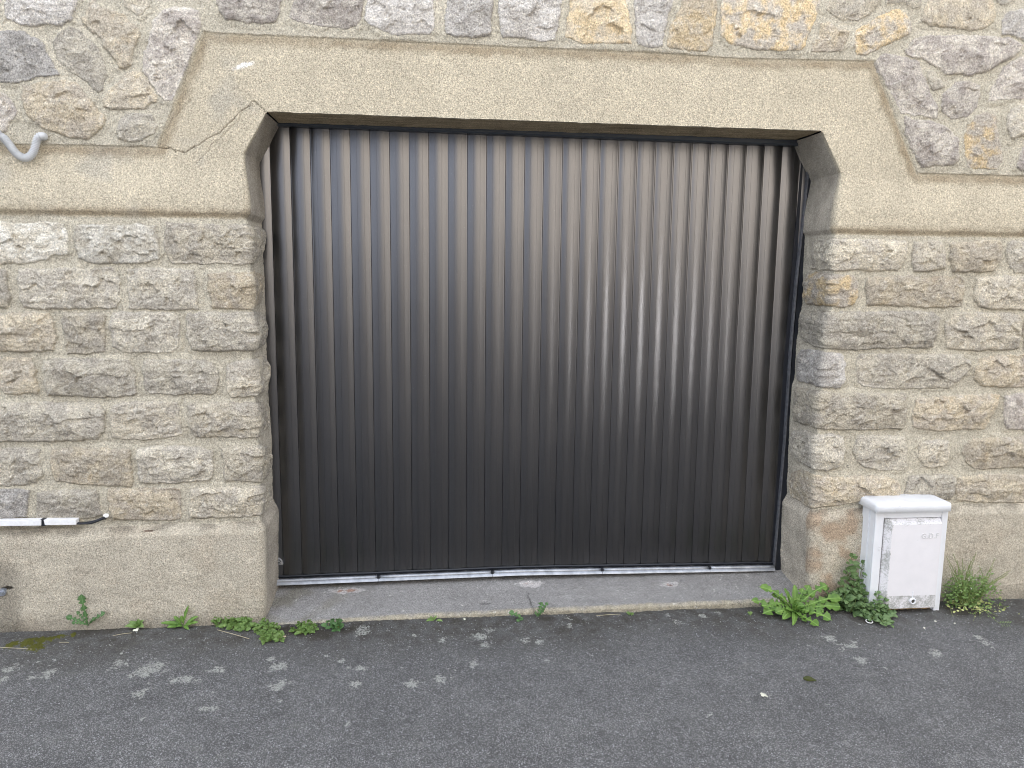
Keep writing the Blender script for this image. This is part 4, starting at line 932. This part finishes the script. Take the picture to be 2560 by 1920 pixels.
# big dandelion at the right end of the sill (crop origin 1900,1360, x5.53)
q5 = lambda a, b_: (1900+a/5.53, 1360+b_/5.53)
base = atZ(*q5(460, 960), .0); dnd = plant('dandelion', base, 'large bright green dandelion rosette at the right end of the sill', 'dandelion')
bm = bmesh.new(); Y0 = base[1]
for (a, b_, dy, wd_, ar, kd) in [(-20,590,.0,.020,.05,'lobed'),(330,612,.01,.014,.03,'plain'),(475,560,.04,.016,.02,'plain'),(690,560,.03,.018,.02,'lobed'),(945,570,.0,.022,.05,'lobed'),
        (-130,775,-.02,.016,.03,'lobed'),(0,850,-.04,.020,.03,'lobed'),(30,965,-.06,.024,.04,'lobed'),(110,830,-.02,.020,.04,'lobed'),(310,1045,-.09,.020,.03,'plain'),(450,1130,-.11,.015,.03,'plain'),(825,1145,-.10,.022,.04,'lobed'),
        (1000,1060,-.06,.024,.05,'lobed'),(1140,870,-.03,.027,.04,'lobed'),(1140,750,-.01,.022,.05,'lobed'),(850,800,.01,.020,.04,'lobed'),(600,600,.02,.017,.02,'lobed'),(200,960,-.07,.020,.03,'lobed'),(560,1000,-.09,.016,.02,'plain'),(250,700,.0,.018,.04,'lobed'),(740,690,.02,.020,.04,'lobed'),(700,940,-.06,.018,.03,'lobed'),(620,860,-.03,.016,.04,'plain'),(400,720,.01,.012,.03,'plain'),(520,780,-.02,.012,.04,'lobed'),(360,900,-.05,.012,.03,'plain'),(560,690,.02,.012,.03,'lobed'),(150,700,.0,.015,.04,'lobed'),(900,950,-.05,.016,.03,'lobed'),(480,860,-.05,.012,.04,'plain'),(650,1080,-.10,.013,.02,'lobed')]:
    T = atY(*q5(a, b_), Y0+dy)
    if T[2] < .008: T = atZ(*q5(a, b_), .010)
    bs = (base[0]+random.uniform(-.012, .012), base[1]+random.uniform(-.01, .01), .004)
    blade(bm, bs, T, wd_*1.05, ar, kd, wob=.002, bend=random.uniform(-.018, .018))
fin('leaves', bm, G1, dnd)

# pellitory against wall and cabinet
def leafy(par, stems, mleaf, sizes=(.012, .02), step=.022, spread=.8, mstem=None, dens=2):
    bs_, bl_ = bmesh.new(), bmesh.new()
    for pts_ in stems:
        n = max(6, int(sum((Vector(a)-Vector(b_)).length for a, b_ in zip(pts_, pts_[1:]))/.006)); path = spline(pts_, n)
        tube(bs_, path, .0014, 5)
        k = 0; ang = random.random()*6
        L_ = np.cumsum([0]+[np.linalg.norm(path[i+1]-path[i]) for i in range(n)]); tot = L_[-1]; nx_ = step*.3
        while nx_ <= tot+1e-6:
            i = int(np.searchsorted(L_, nx_)); i = min(i, n); p = Vector(path[i]); ang += 1.57+random.uniform(-.4, .4)
            for s_ in range(dens):
                a = ang+s_*2*math.pi/dens; dr_ = Vector((math.cos(a), -abs(math.sin(a))*.6-.25, math.sin(a)*.5+.25*spread)).normalized()
                ln_ = random.uniform(*sizes)*(1.25-.5*nx_/tot)*1.9; st_ = p+dr_*ln_*.25
                blade(bl_, st_, st_+dr_*ln_, ln_*.36, ln_*.08, 'ovate', n=7, fold=.15)
            nx_ += step*random.uniform(.75, 1.25)
        tp_ = Vector(path[-1])
        for s_ in range(3):
            a = s_*2.1+random.random(); dr_ = Vector((math.cos(a)*.7, -.4, math.sin(a)*.5+.5)).normalized(); ln_ = random.uniform(*sizes)*1.2
            blade(bl_, tp_, tp_+dr_*ln_, ln_*.36, ln_*.08, 'ovate', n=7, fold=.15)
    fin('stems', bs_, mstem or STM, par); fin('leaves', bl_, mleaf, par)
W5 = lambda a, b_, Yp: tuple(atY(*q5(a, b_), Yp))
pb = atZ(*q5(1250, 940), 0.)
pel = plant('pellitory', pb, 'tall leafy green pellitory climbing between the wall and the meter cabinet', 'weed')
stems = []
for (xb_, yb_, x2, y2, x3, y3, Yp) in [(1260,940,1200,560,1270,170,-.05),(1280,940,1360,560,1420,260,-.06),(1240,940,1150,700,1130,490,-.06),(1250,940,1260,600,1200,350,-.045),(1300,940,1320,720,1290,560,-.08),(1200,950,1120,830,1080,640,-.06),(1240,950,1230,760,1350,520,-.07),
        (1180,950,1000,800,900,650,-.05),(1180,960,1020,850,960,720,-.06),(1220,960,1150,850,1180,680,-.09),(1300,960,1400,800,1400,660,-.10),(1330,950,1450,860,1440,780,-.12),(1150,950,1080,840,1020,700,-.07),(1270,950,1240,860,1210,770,-.11),(1250,950,1300,840,1340,740,-.12),(1130,960,980,850,880,800,-.05)]:
    stems.append([W5(xb_, yb_, Yp), W5(x2, y2, Yp), W5(x3, y3, Yp-.005)])
leafy(pel, stems, G2, (.015, .025), .022)
pb = atZ(*q5(1600, 1000), 0.)
pel2 = plant('pellitory', pb, 'low leafy green weed sprawling in front of the left foot of the meter cabinet', 'weed')
stems = []
for (xb_, yb_, x2, y2, x3, y3, Yp) in [(1560,980,1600,800,1610,680,-.02),(1600,990,1690,820,1720,760,-.02),(1500,960,1500,860,1440,840,-.02),(1640,1000,1700,900,1730,860,-.015),(1520,990,1420,900,1400,860,-.02),(1620,990,1560,880,1540,820,-.03),(1600,1000,1660,940,1640,860,-.03),
        (1560,1000,1480,960,1420,930,-.04),(1650,1010,1760,940,1840,930,-.02)]:
    stems.append([W5(xb_, yb_, YF+Yp), W5(x2, y2, YF+Yp), W5(x3, y3, YF+Yp-.005)])
for (a, b_, c2, d2) in ((1640, 1010, 1740, 1120), (1660, 1010, 1810, 1110), (1560, 1000, 1540, 1040), (1480, 980, 1420, 990), (1640, 1000, 1760, 1000), (1700, 1000, 1830, 950)):
    stems.append([tuple(atZ(*q5(a, b_), .01)), tuple(atZ(*q5((a+c2)/2, (b_+d2)/2), .022)), tuple(atZ(*q5(c2, d2), .012))])
leafy(pel2, stems, G2, (.010, .017), .017)

# flowering tuft right of cabinet (crop 2300,1360 x6.38)
q6 = lambda a, b_: (2300+a/6.38, 1360+b_/6.38)
tb = atZ(*q6(720, 960), 0); tuft = plant('flowering_weed', tb, 'wispy flowering weed clump with tiny pale flowers right of the meter cabinet', 'weed')
bs_, bl_, bc_ = bmesh.new(), bmesh.new(), bmesh.new(); flw = []
tips = [(420,200),(530,160),(460,330),(680,240),(860,190),(900,130),(810,270),(760,300),(940,330),(1200,230),(1150,460),(1160,350),(1440,420),(1400,480),(1350,520),(560,370),(650,390),(890,490),(1010,580),(1100,590),(430,540),(1210,700),(1290,640),(620,480),(740,430),(980,380),(1240,560),(500,450),(840,420),(1060,520),(700,330),(600,260)]
for (a, b_) in tips:
    Yp = random.uniform(-.10, -.035); T = np.array(atY(*q6(a, b_), Yp)); bx_ = atY(*q6(550+random.uniform(-80, 350), 900), Yp)[0]; B = np.array((bx_, Yp-.02, .01))
    M_ = (B+T)/2+np.array((random.uniform(-.02, .02), -.01, .02)); path = spline([B, M_, T], 16); tube(bs_, path, [.0022-.0012*i/16 for i in range(17)], 5)
    for i in range(3, 17):
        for _ in range(2):
            p = Vector(path[i]); dr_ = Vector((random.uniform(-1, 1), random.uniform(-1, .2), random.uniform(-.2, 1))).normalized(); ln_ = random.uniform(.008, .020)*(1.25-i/20)
            if i > 11: tube(bs_, [p, p+dr_*ln_*.8], .0004, 3, False)
            else: blade(bl_, p, p+dr_*ln_, ln_*.16, .001, 'ovate', n=4, fold=.1)
    if random.random() < .75:
        for _ in range(2): flw.append((T+np.random.RandomState(int(a)+_).uniform(-.007, .007, 3), random.uniform(.0018, .003)))
for _ in range(850):
    a = random.gauss(720, 230); b_ = random.gauss(760, 120)
    if b_ > 1000 or a < 350 or a > 1300: continue
    Yp = random.uniform(-.13, -.02); p = Vector(atY(*q6(a, b_), Yp))
    if p.z < .005: p = Vector(atZ(*q6(a, b_), random.uniform(.004, .03)))
    dr_ = Vector((random.uniform(-1, 1), random.uniform(-1, .1), random.uniform(-.2, 1))).normalized(); ln_ = random.uniform(.007, .018)
    blade(bl_, p, p+dr_*ln_, ln_*.26, .001, 'ovate', n=4, fold=.1)
for _ in range(260):
    a = random.gauss(830, 220); b_ = random.gauss(960, 75)+(.10*(a-700))
    if a < 400: continue
    p = Vector(atZ(*q6(a, b_), random.uniform(.004, .035))); dr_ = Vector((random.uniform(-1, 1), random.uniform(-1, .1), random.uniform(-.1, .6))).normalized(); ln_ = random.uniform(.008, .018)
    blade(bc_ if random.random() < .55 else bl_, p, p+dr_*ln_, ln_*.33, .001, 'ovate', n=4, fold=.1)
for _ in range(60):
    a = random.gauss(760, 230); b_ = random.gauss(640, 150); Yp = random.uniform(-.14, -.06); p = atY(*q6(a, b_), Yp)
    if p[2] > .01 and len(flw) < 98: flw.append((p, random.uniform(.002, .0034)))
for (a, b_, c2, d2) in ((1000, 1000, 1240, 1150), (1020, 1050, 1280, 1270), (900, 1040, 850, 1230), (950, 1050, 960, 1190), (480, 1000, 530, 1160), (1100, 900, 1400, 1000), (640, 860, 650, 1090)):
    tube(bs_, spline([atZ(*q6(a, b_), .015), atZ(*q6((a+c2)/2, (b_+d2)/2+20), .012), atZ(*q6(c2, d2), .006)], 8), .0009, 4)
fin('stems', bs_, STM, tuft); fin('leaves', bl_, G3, tuft); l_ = fin('leaves', bc_, G5, tuft); l_['label'] = 'yellowing cream leaves at the foot of the clump'; 
bm = bmesh.new(); c0 = bm.verts.new((0, -.1, 0))
pr = [bm.verts.new(((1.0 if i % 2 == 0 else .45)*math.cos(i*math.pi/4), -.35*(i % 2 == 0), (1.0 if i % 2 == 0 else .45)*math.sin(i*math.pi/4))) for i in range(8)]
for i in range(8): bm.faces.new((c0, pr[i], pr[(i+1) % 8]))
fme = bpy.data.meshes.new('flower'); bm.to_mesh(fme); bm.free(); fme.materials.append(FLW)
for p, r_ in flw:
    o = bpy.data.objects.new('flower', fme); C.objects.link(o); o.parent = tuft; o.matrix_parent_inverse = Matrix.Translation(-Vector(tuft.location)); o.location = tuple(p); o.scale = (r_,)*3; o.rotation_euler = (random.uniform(-.6, .6), random.uniform(0, 3), random.uniform(-.6, .6))
# fallen sprig
sp_b = atZ(*q6(1270, 1260), .004); spr = plant('fallen_sprig', sp_b, 'little pale green feathery sprig lying on the asphalt at far right', 'sprig'); bm = bmesh.new()
for k in range(9): s_ = k/8; p = atZ(*q6(1270+150*s_, 1265+8*s_), .006); blade(bm, p, atZ(*q6(1300+160*s_, 1235+90*(k % 2)), .010), .0022, .003, 'plain', n=5)
fin('leaves', bm, G3, spr)

# weeds on the left (crop 130,1460 x5.53)
q7 = lambda a, b_: (130+a/5.53, 1460+b_/5.53)
def rosette(name, cb, tips_, m, label, cat, kd='thistle', qf=q7, Yb=-.03):
    base = atY(*qf(*cb), Yb)
    if base[2] < 0: base = atZ(*qf(*cb), .002)
    p_ = plant(name, base, label, cat); bm = bmesh.new()
    for (a, b_, wd_, dy) in tips_:
        T = atY(*qf(a, b_), base[1]+dy)
        if T[2] < .006: T = atZ(*qf(a, b_), .008)
        blade(bm, (base[0]+random.uniform(-.004, .004), base[1], base[2]), T, wd_, .012, kd, wob=.001)
    fin('leaves', bm, m, p_); return p_
rosette('sow_thistle', (500, 575), [(400,130,.017,.0),(180,450,.013,-.02),(335,375,.008,.0),(745,395,.014,-.01),(440,300,.012,.01),(260,540,.010,-.03),(600,470,.009,-.01)], G4, 'upright spiky sow thistle against the left plinth below the white trunking', 'thistle')
rosette('seedling_weed', (1200, 590), [(1000,590,.012,-.02),(1060,520,.009,0),(1270,500,.010,0),(1200,480,.009,0),(1270,600,.011,-.03),(1130,560,.01,-.02)], G3, 'small pale weed seedling between the thistle and the yellow-green dandelion', 'weed', 'ovate')
rosette('hawkweed', (1820, 580), [(1890,295,.010,.0),(1680,450,.010,0),(2020,450,.010,-.01),(2020,530,.010,-.02),(1590,600,.012,-.03),(1600,540,.010,-.02),(1890,630,.009,-.04),(1780,440,.010,0),(1500,540,.010,-.01),(1920,560,.01,-.03),(1730,590,.012,-.03)], G1, 'small yellow-green rosette with one upright leaf at the left plinth', 'weed', 'plain')
q8 = lambda a, b_: (500+a/5.53, 1500+b_/5.53)
def cover(name, spots, m, label, sz=(.008, .013), n=4, group=None, dep=.03):
    b0 = atZ(*q8(*spots[0]), 0); p_ = plant(name, b0, label, 'weed'); stems = []
    for (a, b_) in spots:
        for _ in range(n):
            B = np.array(atZ(*q8(a+random.uniform(-25, 25), b_+random.uniform(-10, 20)), 0.002)); T = B+np.array((random.uniform(-.02, .02), random.uniform(-.02, .01), random.uniform(.012, dep)))
            stems.append([tuple(B), tuple((B+T)/2+np.array((0, 0, .004))), tuple(T)])
    leafy(p_, stems, m, sz, .026)
cover('chickweed', [(280,350),(330,320),(400,350),(450,330),(480,400),(550,370),(600,420),(640,370),(690,360),(540,320)], G3, 'round-leaved weed along the foot of the left plinth near its corner', (.012, .019), 3)
cover('chickweed', [(800,440),(860,420),(900,480),(930,540),(880,580),(960,560),(980,430),(830,390),(1040,400),(1090,480),(1100,560),(960,380),(900,340),(1060,510),(930,480)], G3, 'spreading small-leaved weed in the broken asphalt at the corner of plinth and sill', (.007, .012), 4)
cover('chickweed', [(1380,400),(1430,370),(1470,410),(1530,380),(1400,470),(1350,440),(1560,420),(1480,450)], G3, 'small weed tuft at the front edge of the sill, next to the corner clump', (.008, .013), 3)
cover('seedling_weed', [(1860,360),(1900,330),(1940,400),(1810,400),(1880,390)], G4, 'tiny dark green seedling just right of the tufts at the sill edge', (.010, .016), 2)
q9 = lambda a, b_: (600+a/3.16, 1300+b_/3.16)
rosette('grass_tuft', (1535, 800), [(1480,785,.006,0),(1500,765,.006,0),(1555,758,.007,0),(1600,800,.007,-.01),(1530,770,.006,0),(1470,800,.006,-.01)], G3, 'tiny light green tuft at the sill edge left of centre', 'weed', 'plain', q9)
q10 = lambda a, b_: (1250+a/6.32, 1480+b_/6.32)
rosette('fern_weed', (600, 400), [(680,155,.016,0),(765,160,.010,.01),(540,340,.012,-.01),(700,280,.010,0)], G4, 'dark green crinkled weed standing before the crack in the sill', 'weed', 'thistle', q10)
rosette('fern_weed', (380, 440), [(130,320,.015,0),(260,470,.011,-.02),(210,350,.010,0)], G4, 'low crinkled weed lying left of the upright one at the sill edge', 'weed', 'thistle', q10)
rosette('seedling_weed', (2060, 370), [(1990,330,.008,0),(2110,360,.008,-.01),(2040,350,.008,0)], G3, 'single tiny seedling in the sill joint right of centre', 'weed', 'ovate', q10)
rosette('seedling_weed', (1560+380, 750), [(1545+380,735,.007,0),(1590+380,735,.007,0),(1570+380,755,.007,-.01)], G3, 'tiny seedling in the joint left of the large dandelion', 'weed', 'ovate', lambda a, b_: (1300+(a-130)/3.16, 1300+b_/3.16))
cover_q = q8; q8 = lambda a, b_: (a/3.16, 1450+b_/3.16)
cover('chickweed', [(10,330),(30,300),(45,330),(15,290),(60,310)], G3, 'small green weed at the foot of the plinth on the left edge', (.008, .013), 4)
cover('moss_tuft', [(180,325),(210,335),(150,335),(400,358),(380,355),(900,348)], G4, 'tiny moss-like shoots in the joint below the left plinth', (.004, .006), 2, dep=.012)
q8 = cover_q

# ------------------------------------------------------------------ litter on the asphalt
Pr = atZ(*q5(1510, 1080), .004); bm = bmesh.new()
tube(bm, [(Pr[0]+.014*math.cos(a), Pr[1]+.014*math.sin(a), .008+.002*math.sin(a)) for a in np.linspace(.9, 6.6, 26)], .0022, 8)
from_bm('plastic_ring', bm, wpv, smooth=True, label='small broken white plastic ring on the asphalt below the cabinet', cat='ring')
Pl = atZ(1748+.0+276, 1698, .004); Pl = atZ(1900+415/3.35, 1450+840/3.35, .003); bm = bmesh.new()
blade(bm, (Pl[0]-.022, Pl[1]+.012, .006), (Pl[0]+.024, Pl[1]-.012, .006), .010, .004, 'ovate', n=12)
from_bm('fallen_leaf', bm, leafmat('olive_leaf', (.035, .045, .008), (.06, .07, .012)), smooth=True, label='dark olive leaf lying alone on the asphalt at right', cat='leaf')
def flake(px, py, s, label, m=FLW, seed=1):
    rr = random.Random(seed); p = atZ(px, py, .006); bm = bmesh.new(); n = 11; c0 = bm.verts.new((p[0], p[1], .010))
    ring_ = [bm.verts.new((p[0]+s*rr.uniform(.35, 1)*math.cos(2*math.pi*i/n), p[1]+s*rr.uniform(.35, 1)*math.sin(2*math.pi*i/n), rr.uniform(.005, .011))) for i in range(n)]
    for i in range(n): bm.faces.new((c0, ring_[i], ring_[(i+1) % n]))
    r_ = bmesh.ops.extrude_face_region(bm, geom=bm.faces[:]); bmesh.ops.translate(bm, vec=(0, 0, -.002), verts=[v_ for v_ in r_['geom'] if isinstance(v_, bmesh.types.BMVert)])
    return from_bm('litter_scrap', bm, m, label=label, cat='litter', group='pale scraps lying on the asphalt')
flake(1300+1925/3.16, 1300+1385/3.16, .018, 'ragged white scrap alone on the asphalt, right of centre', seed=3)
flake(130+1150/5.53, 1460+640/5.53, .016, 'white paper scrap on the asphalt below the small pale seedling', seed=5)
flake(130+660/5.53, 1460+585/5.53, .010, 'small pointed pale scrap right of the thistle', seed=6)
flake(130+400/5.53, 1460+575/5.53, .012, 'pale scrap under the left leaf of the thistle', seed=8)
flake(500+1165/5.53, 1500+505/5.53, .010, 'pinkish dry scrap among the weeds at the sill corner', DRY, 9)
flake(600+1775/3.16, 1300+785/3.16, .008, 'white chip in the joint at the sill edge left of centre', seed=12)
flake(2300+245/6.38, 1360+1235/6.38, .007, 'grey-white chip on the asphalt before the cabinet foot', seed=13)
flake(2300+65/6.38, 1360+1340/6.38, .006, 'lower white chip on the asphalt under the cabinet', seed=14)
flake(2300+555/6.38, 1360+1270/6.38, .006, 'white chip on the asphalt below the flowering clump', seed=15)
def straw(a, b_, label):
    bm = bmesh.new(); A_, B_ = np.array(atZ(*a, .006)), np.array(atZ(*b_, .006)); M_ = (A_+B_)/2+np.array((0, -.006, .004))
    tube(bm, spline([A_, M_, B_], 10), .0011, 5); from_bm('dry_straw', bm, DRY, label=label, cat='straw', group='dry straws on the asphalt', smooth=True)
straw((500+240/5.53, 1500+412/5.53), (500+680/5.53, 1500+535/5.53), 'long dry straw on the asphalt below the round-leaved weed')
straw((-20, 1450+530/3.16), (270/3.16, 1450+547/3.16), 'long dry straw beside the yellow moss at the left edge')
straw((470/3.16, 1450+493/3.16), (545/3.16, 1450+493/3.16), 'short dry straw right of the yellow moss')
straw((1250+1520/6.32, 1480+375/6.32), (1250+1900/6.32, 1480+350/6.32), 'pale straw in the joint at the sill edge')
straw((130+840/5.53, 1460+715/5.53), (130+1100/5.53, 1460+675/5.53), 'thin straw attached to the white paper scrap')
# grit gathered along the joint: uncountable
bm = bmesh.new(); rg_ = random.Random(5)
for _ in range(900):
    x = rg_.uniform(-1.9, 2.7); yy_ = rg_.uniform(-.07, -.012); s_ = rg_.uniform(.0012, .0042)
    if -.7 < x < 1.72: yy_ = rg_.uniform(-.10, -.045) if rg_.random() < .6 else -.08
    bmesh.ops.create_icosphere(bm, subdivisions=1, radius=s_, matrix=Matrix.Translation((x, yy_, -.004+s_)) @ Matrix.Rotation(rg_.random()*3, 4, 'Z') @ Matrix.Diagonal((1.3, .9, .7, 1)))
from_bm('grit', bm, stone_like('grit', (.10, .09, .075), (.30, .28, .24), 60, .3), label='fine grit and soil gathered along the foot of the wall', cat='grit', kind='stuff')

# ------------------------------------------------------------------ the other side of the street (lights and mirrors in the door)
YO = -9.0
opp = empty('opposite_house', (4, YO, 0), label='pale rendered house in sunlight across the street, mirrored in the door', cat='house')
crm = stone_like('cream_render', (.72, .665, .59), (.78, .72, .64), 2, .08, .1, .9, 60)
bm = bmesh.new(); box(bm, -.4, 9.2, YO-6, YO, -.02, 7.0); from_bm('wall', bm, crm, opp)
bm = bmesh.new(); box(bm, -.6, 9.4, YO-6.3, YO+.35, 7.0, 7.25); from_bm('roof', bm, simple('slate', (.06, .065, .08), .6), opp)
wf_ = simple('window_white', (.8, .8, .8), .5); gls = simple('window_glass', (.03, .035, .04), .05, 0, .8)
for (wx_, wz_) in ((2.0, 4.6), (5.0, 4.6), (7.6, 4.6)):
    bm = bmesh.new()
    for (a, b_, c2, d2) in ((wx_, wx_+.08, wz_, wz_+1.3), (wx_+.92, wx_+1., wz_, wz_+1.3), (wx_+.08, wx_+.92, wz_, wz_+.08), (wx_+.08, wx_+.92, wz_+1.22, wz_+1.3), (wx_+.47, wx_+.53, wz_+.08, wz_+1.22)): box(bm, a, b_, YO, YO+.05, c2, d2)
    fr_ = from_bm('window', bm, wf_, opp)
    bm = bmesh.new(); box(bm, wx_+.08, wx_+.92, YO, YO+.02, wz_+.08, wz_+1.22); pn = from_bm('pane', bm, gls, None); pn.parent = fr_; pn.matrix_parent_inverse = Matrix.Translation(-Vector(opp.location))
    pn.matrix_parent_inverse = Matrix.Identity(4)
# unseen tilted reflector, added to throw a soft sun glint on the door
Pd = atY(1625, 820, YD); vd = Pd-CAM; vd = vd/np.linalg.norm(vd); rd = np.array([vd[0], -vd[1], vd[2]]); tt_ = (-7.85-Pd[1])/rd[1]; PC = Vector(Pd+rd*tt_)
nn_ = (sd_+(Vector(Pd)-PC).normalized()).normalized()
refl = empty('glint_reflector', tuple(PC), label='added glint reflector tilted before the dark wall across the street', cat='reflector')
uu = Vector((0, 0, 1)).cross(nn_).normalized(); ww = nn_.cross(uu)
def slab(bm, a0, a1, b0, b1, t0, t1):
    vs_ = [bm.verts.new(PC+uu*a+ww*b_+nn_*t2) for t2 in (t0, t1) for a, b_ in ((a0, b0), (a1, b0), (a1, b1), (a0, b1))]
    for f in ((3, 2, 1, 0), (4, 5, 6, 7), (0, 1, 5, 4), (1, 2, 6, 5), (2, 3, 7, 6), (3, 0, 4, 7)): bm.faces.new([vs_[i] for i in f])
bm = bmesh.new(); slab(bm, -.24, .24, -.34, .34, -.004, .004)
gm_, t, b = mat('glint_surface', .12, .5, 1, (.030, .031, .033)); from_bm('reflector_pane', bm, gm_, refl)
bm = bmesh.new(); slab(bm, -.29, -.241, -.39, .39, -.02, .02); slab(bm, .241, .29, -.39, .39, -.02, .02); slab(bm, -.24, .24, .341, .39, -.02, .02); slab(bm, -.24, .24, -.39, -.341, -.02, .02)
from_bm('frame', bm, wf_, refl)
gw = empty('garden_wall', (3, YO+.9, 0), label='dark grey garden wall with a white gate on the far side of the street', cat='wall')
dk_ = stone_like('dark_stone', (.07, .07, .075), (.11, .11, .115), 6, .2)
bm = bmesh.new(); box(bm, -7, 2.55, YO+.7, YO+1.0, -.02, 1.75); box(bm, 3.75, 14, YO+.7, YO+1.0, -.02, 1.75); from_bm('wall', bm, dk_, gw)
bm = bmesh.new(); box(bm, 2.58, 3.72, YO+.8, YO+.86, .1, 1.72, .01); box(bm, 2.68, 3.62, YO+.86, YO+.88, .2, .8, .01); box(bm, 2.68, 3.62, YO+.86, YO+.88, .95, 1.6, .01); from_bm('gate', bm, wf_, gw)
nb_ = empty('blue_grey_house', (-5, YO-2, 0), label='blue-grey slate-hung house across the street to the left', cat='house')
bm = bmesh.new(); box(bm, -14, -.7, YO-8, YO-2, -.02, 5.2); from_bm('wall', bm, stone_like('slate_hanging', (.30, .34, .42), (.36, .40, .48), 3, .1), nb_)
bm = bmesh.new(); box(bm, -14.2, -.65, YO-8.2, YO-1.8, 5.2, 5.4); from_bm('roof', bm, simple('slate', (.06, .065, .08), .6), nb_)
dh = empty('dark_barn', (12, YO-1, 0), label='dark timber barn across the street to the right', cat='barn')
bm = bmesh.new(); box(bm, 9.5, 18, YO-6, YO+.2, -.02, 6.0); from_bm('wall', bm, simple('dark_timber', (.035, .033, .032), .8), dh)
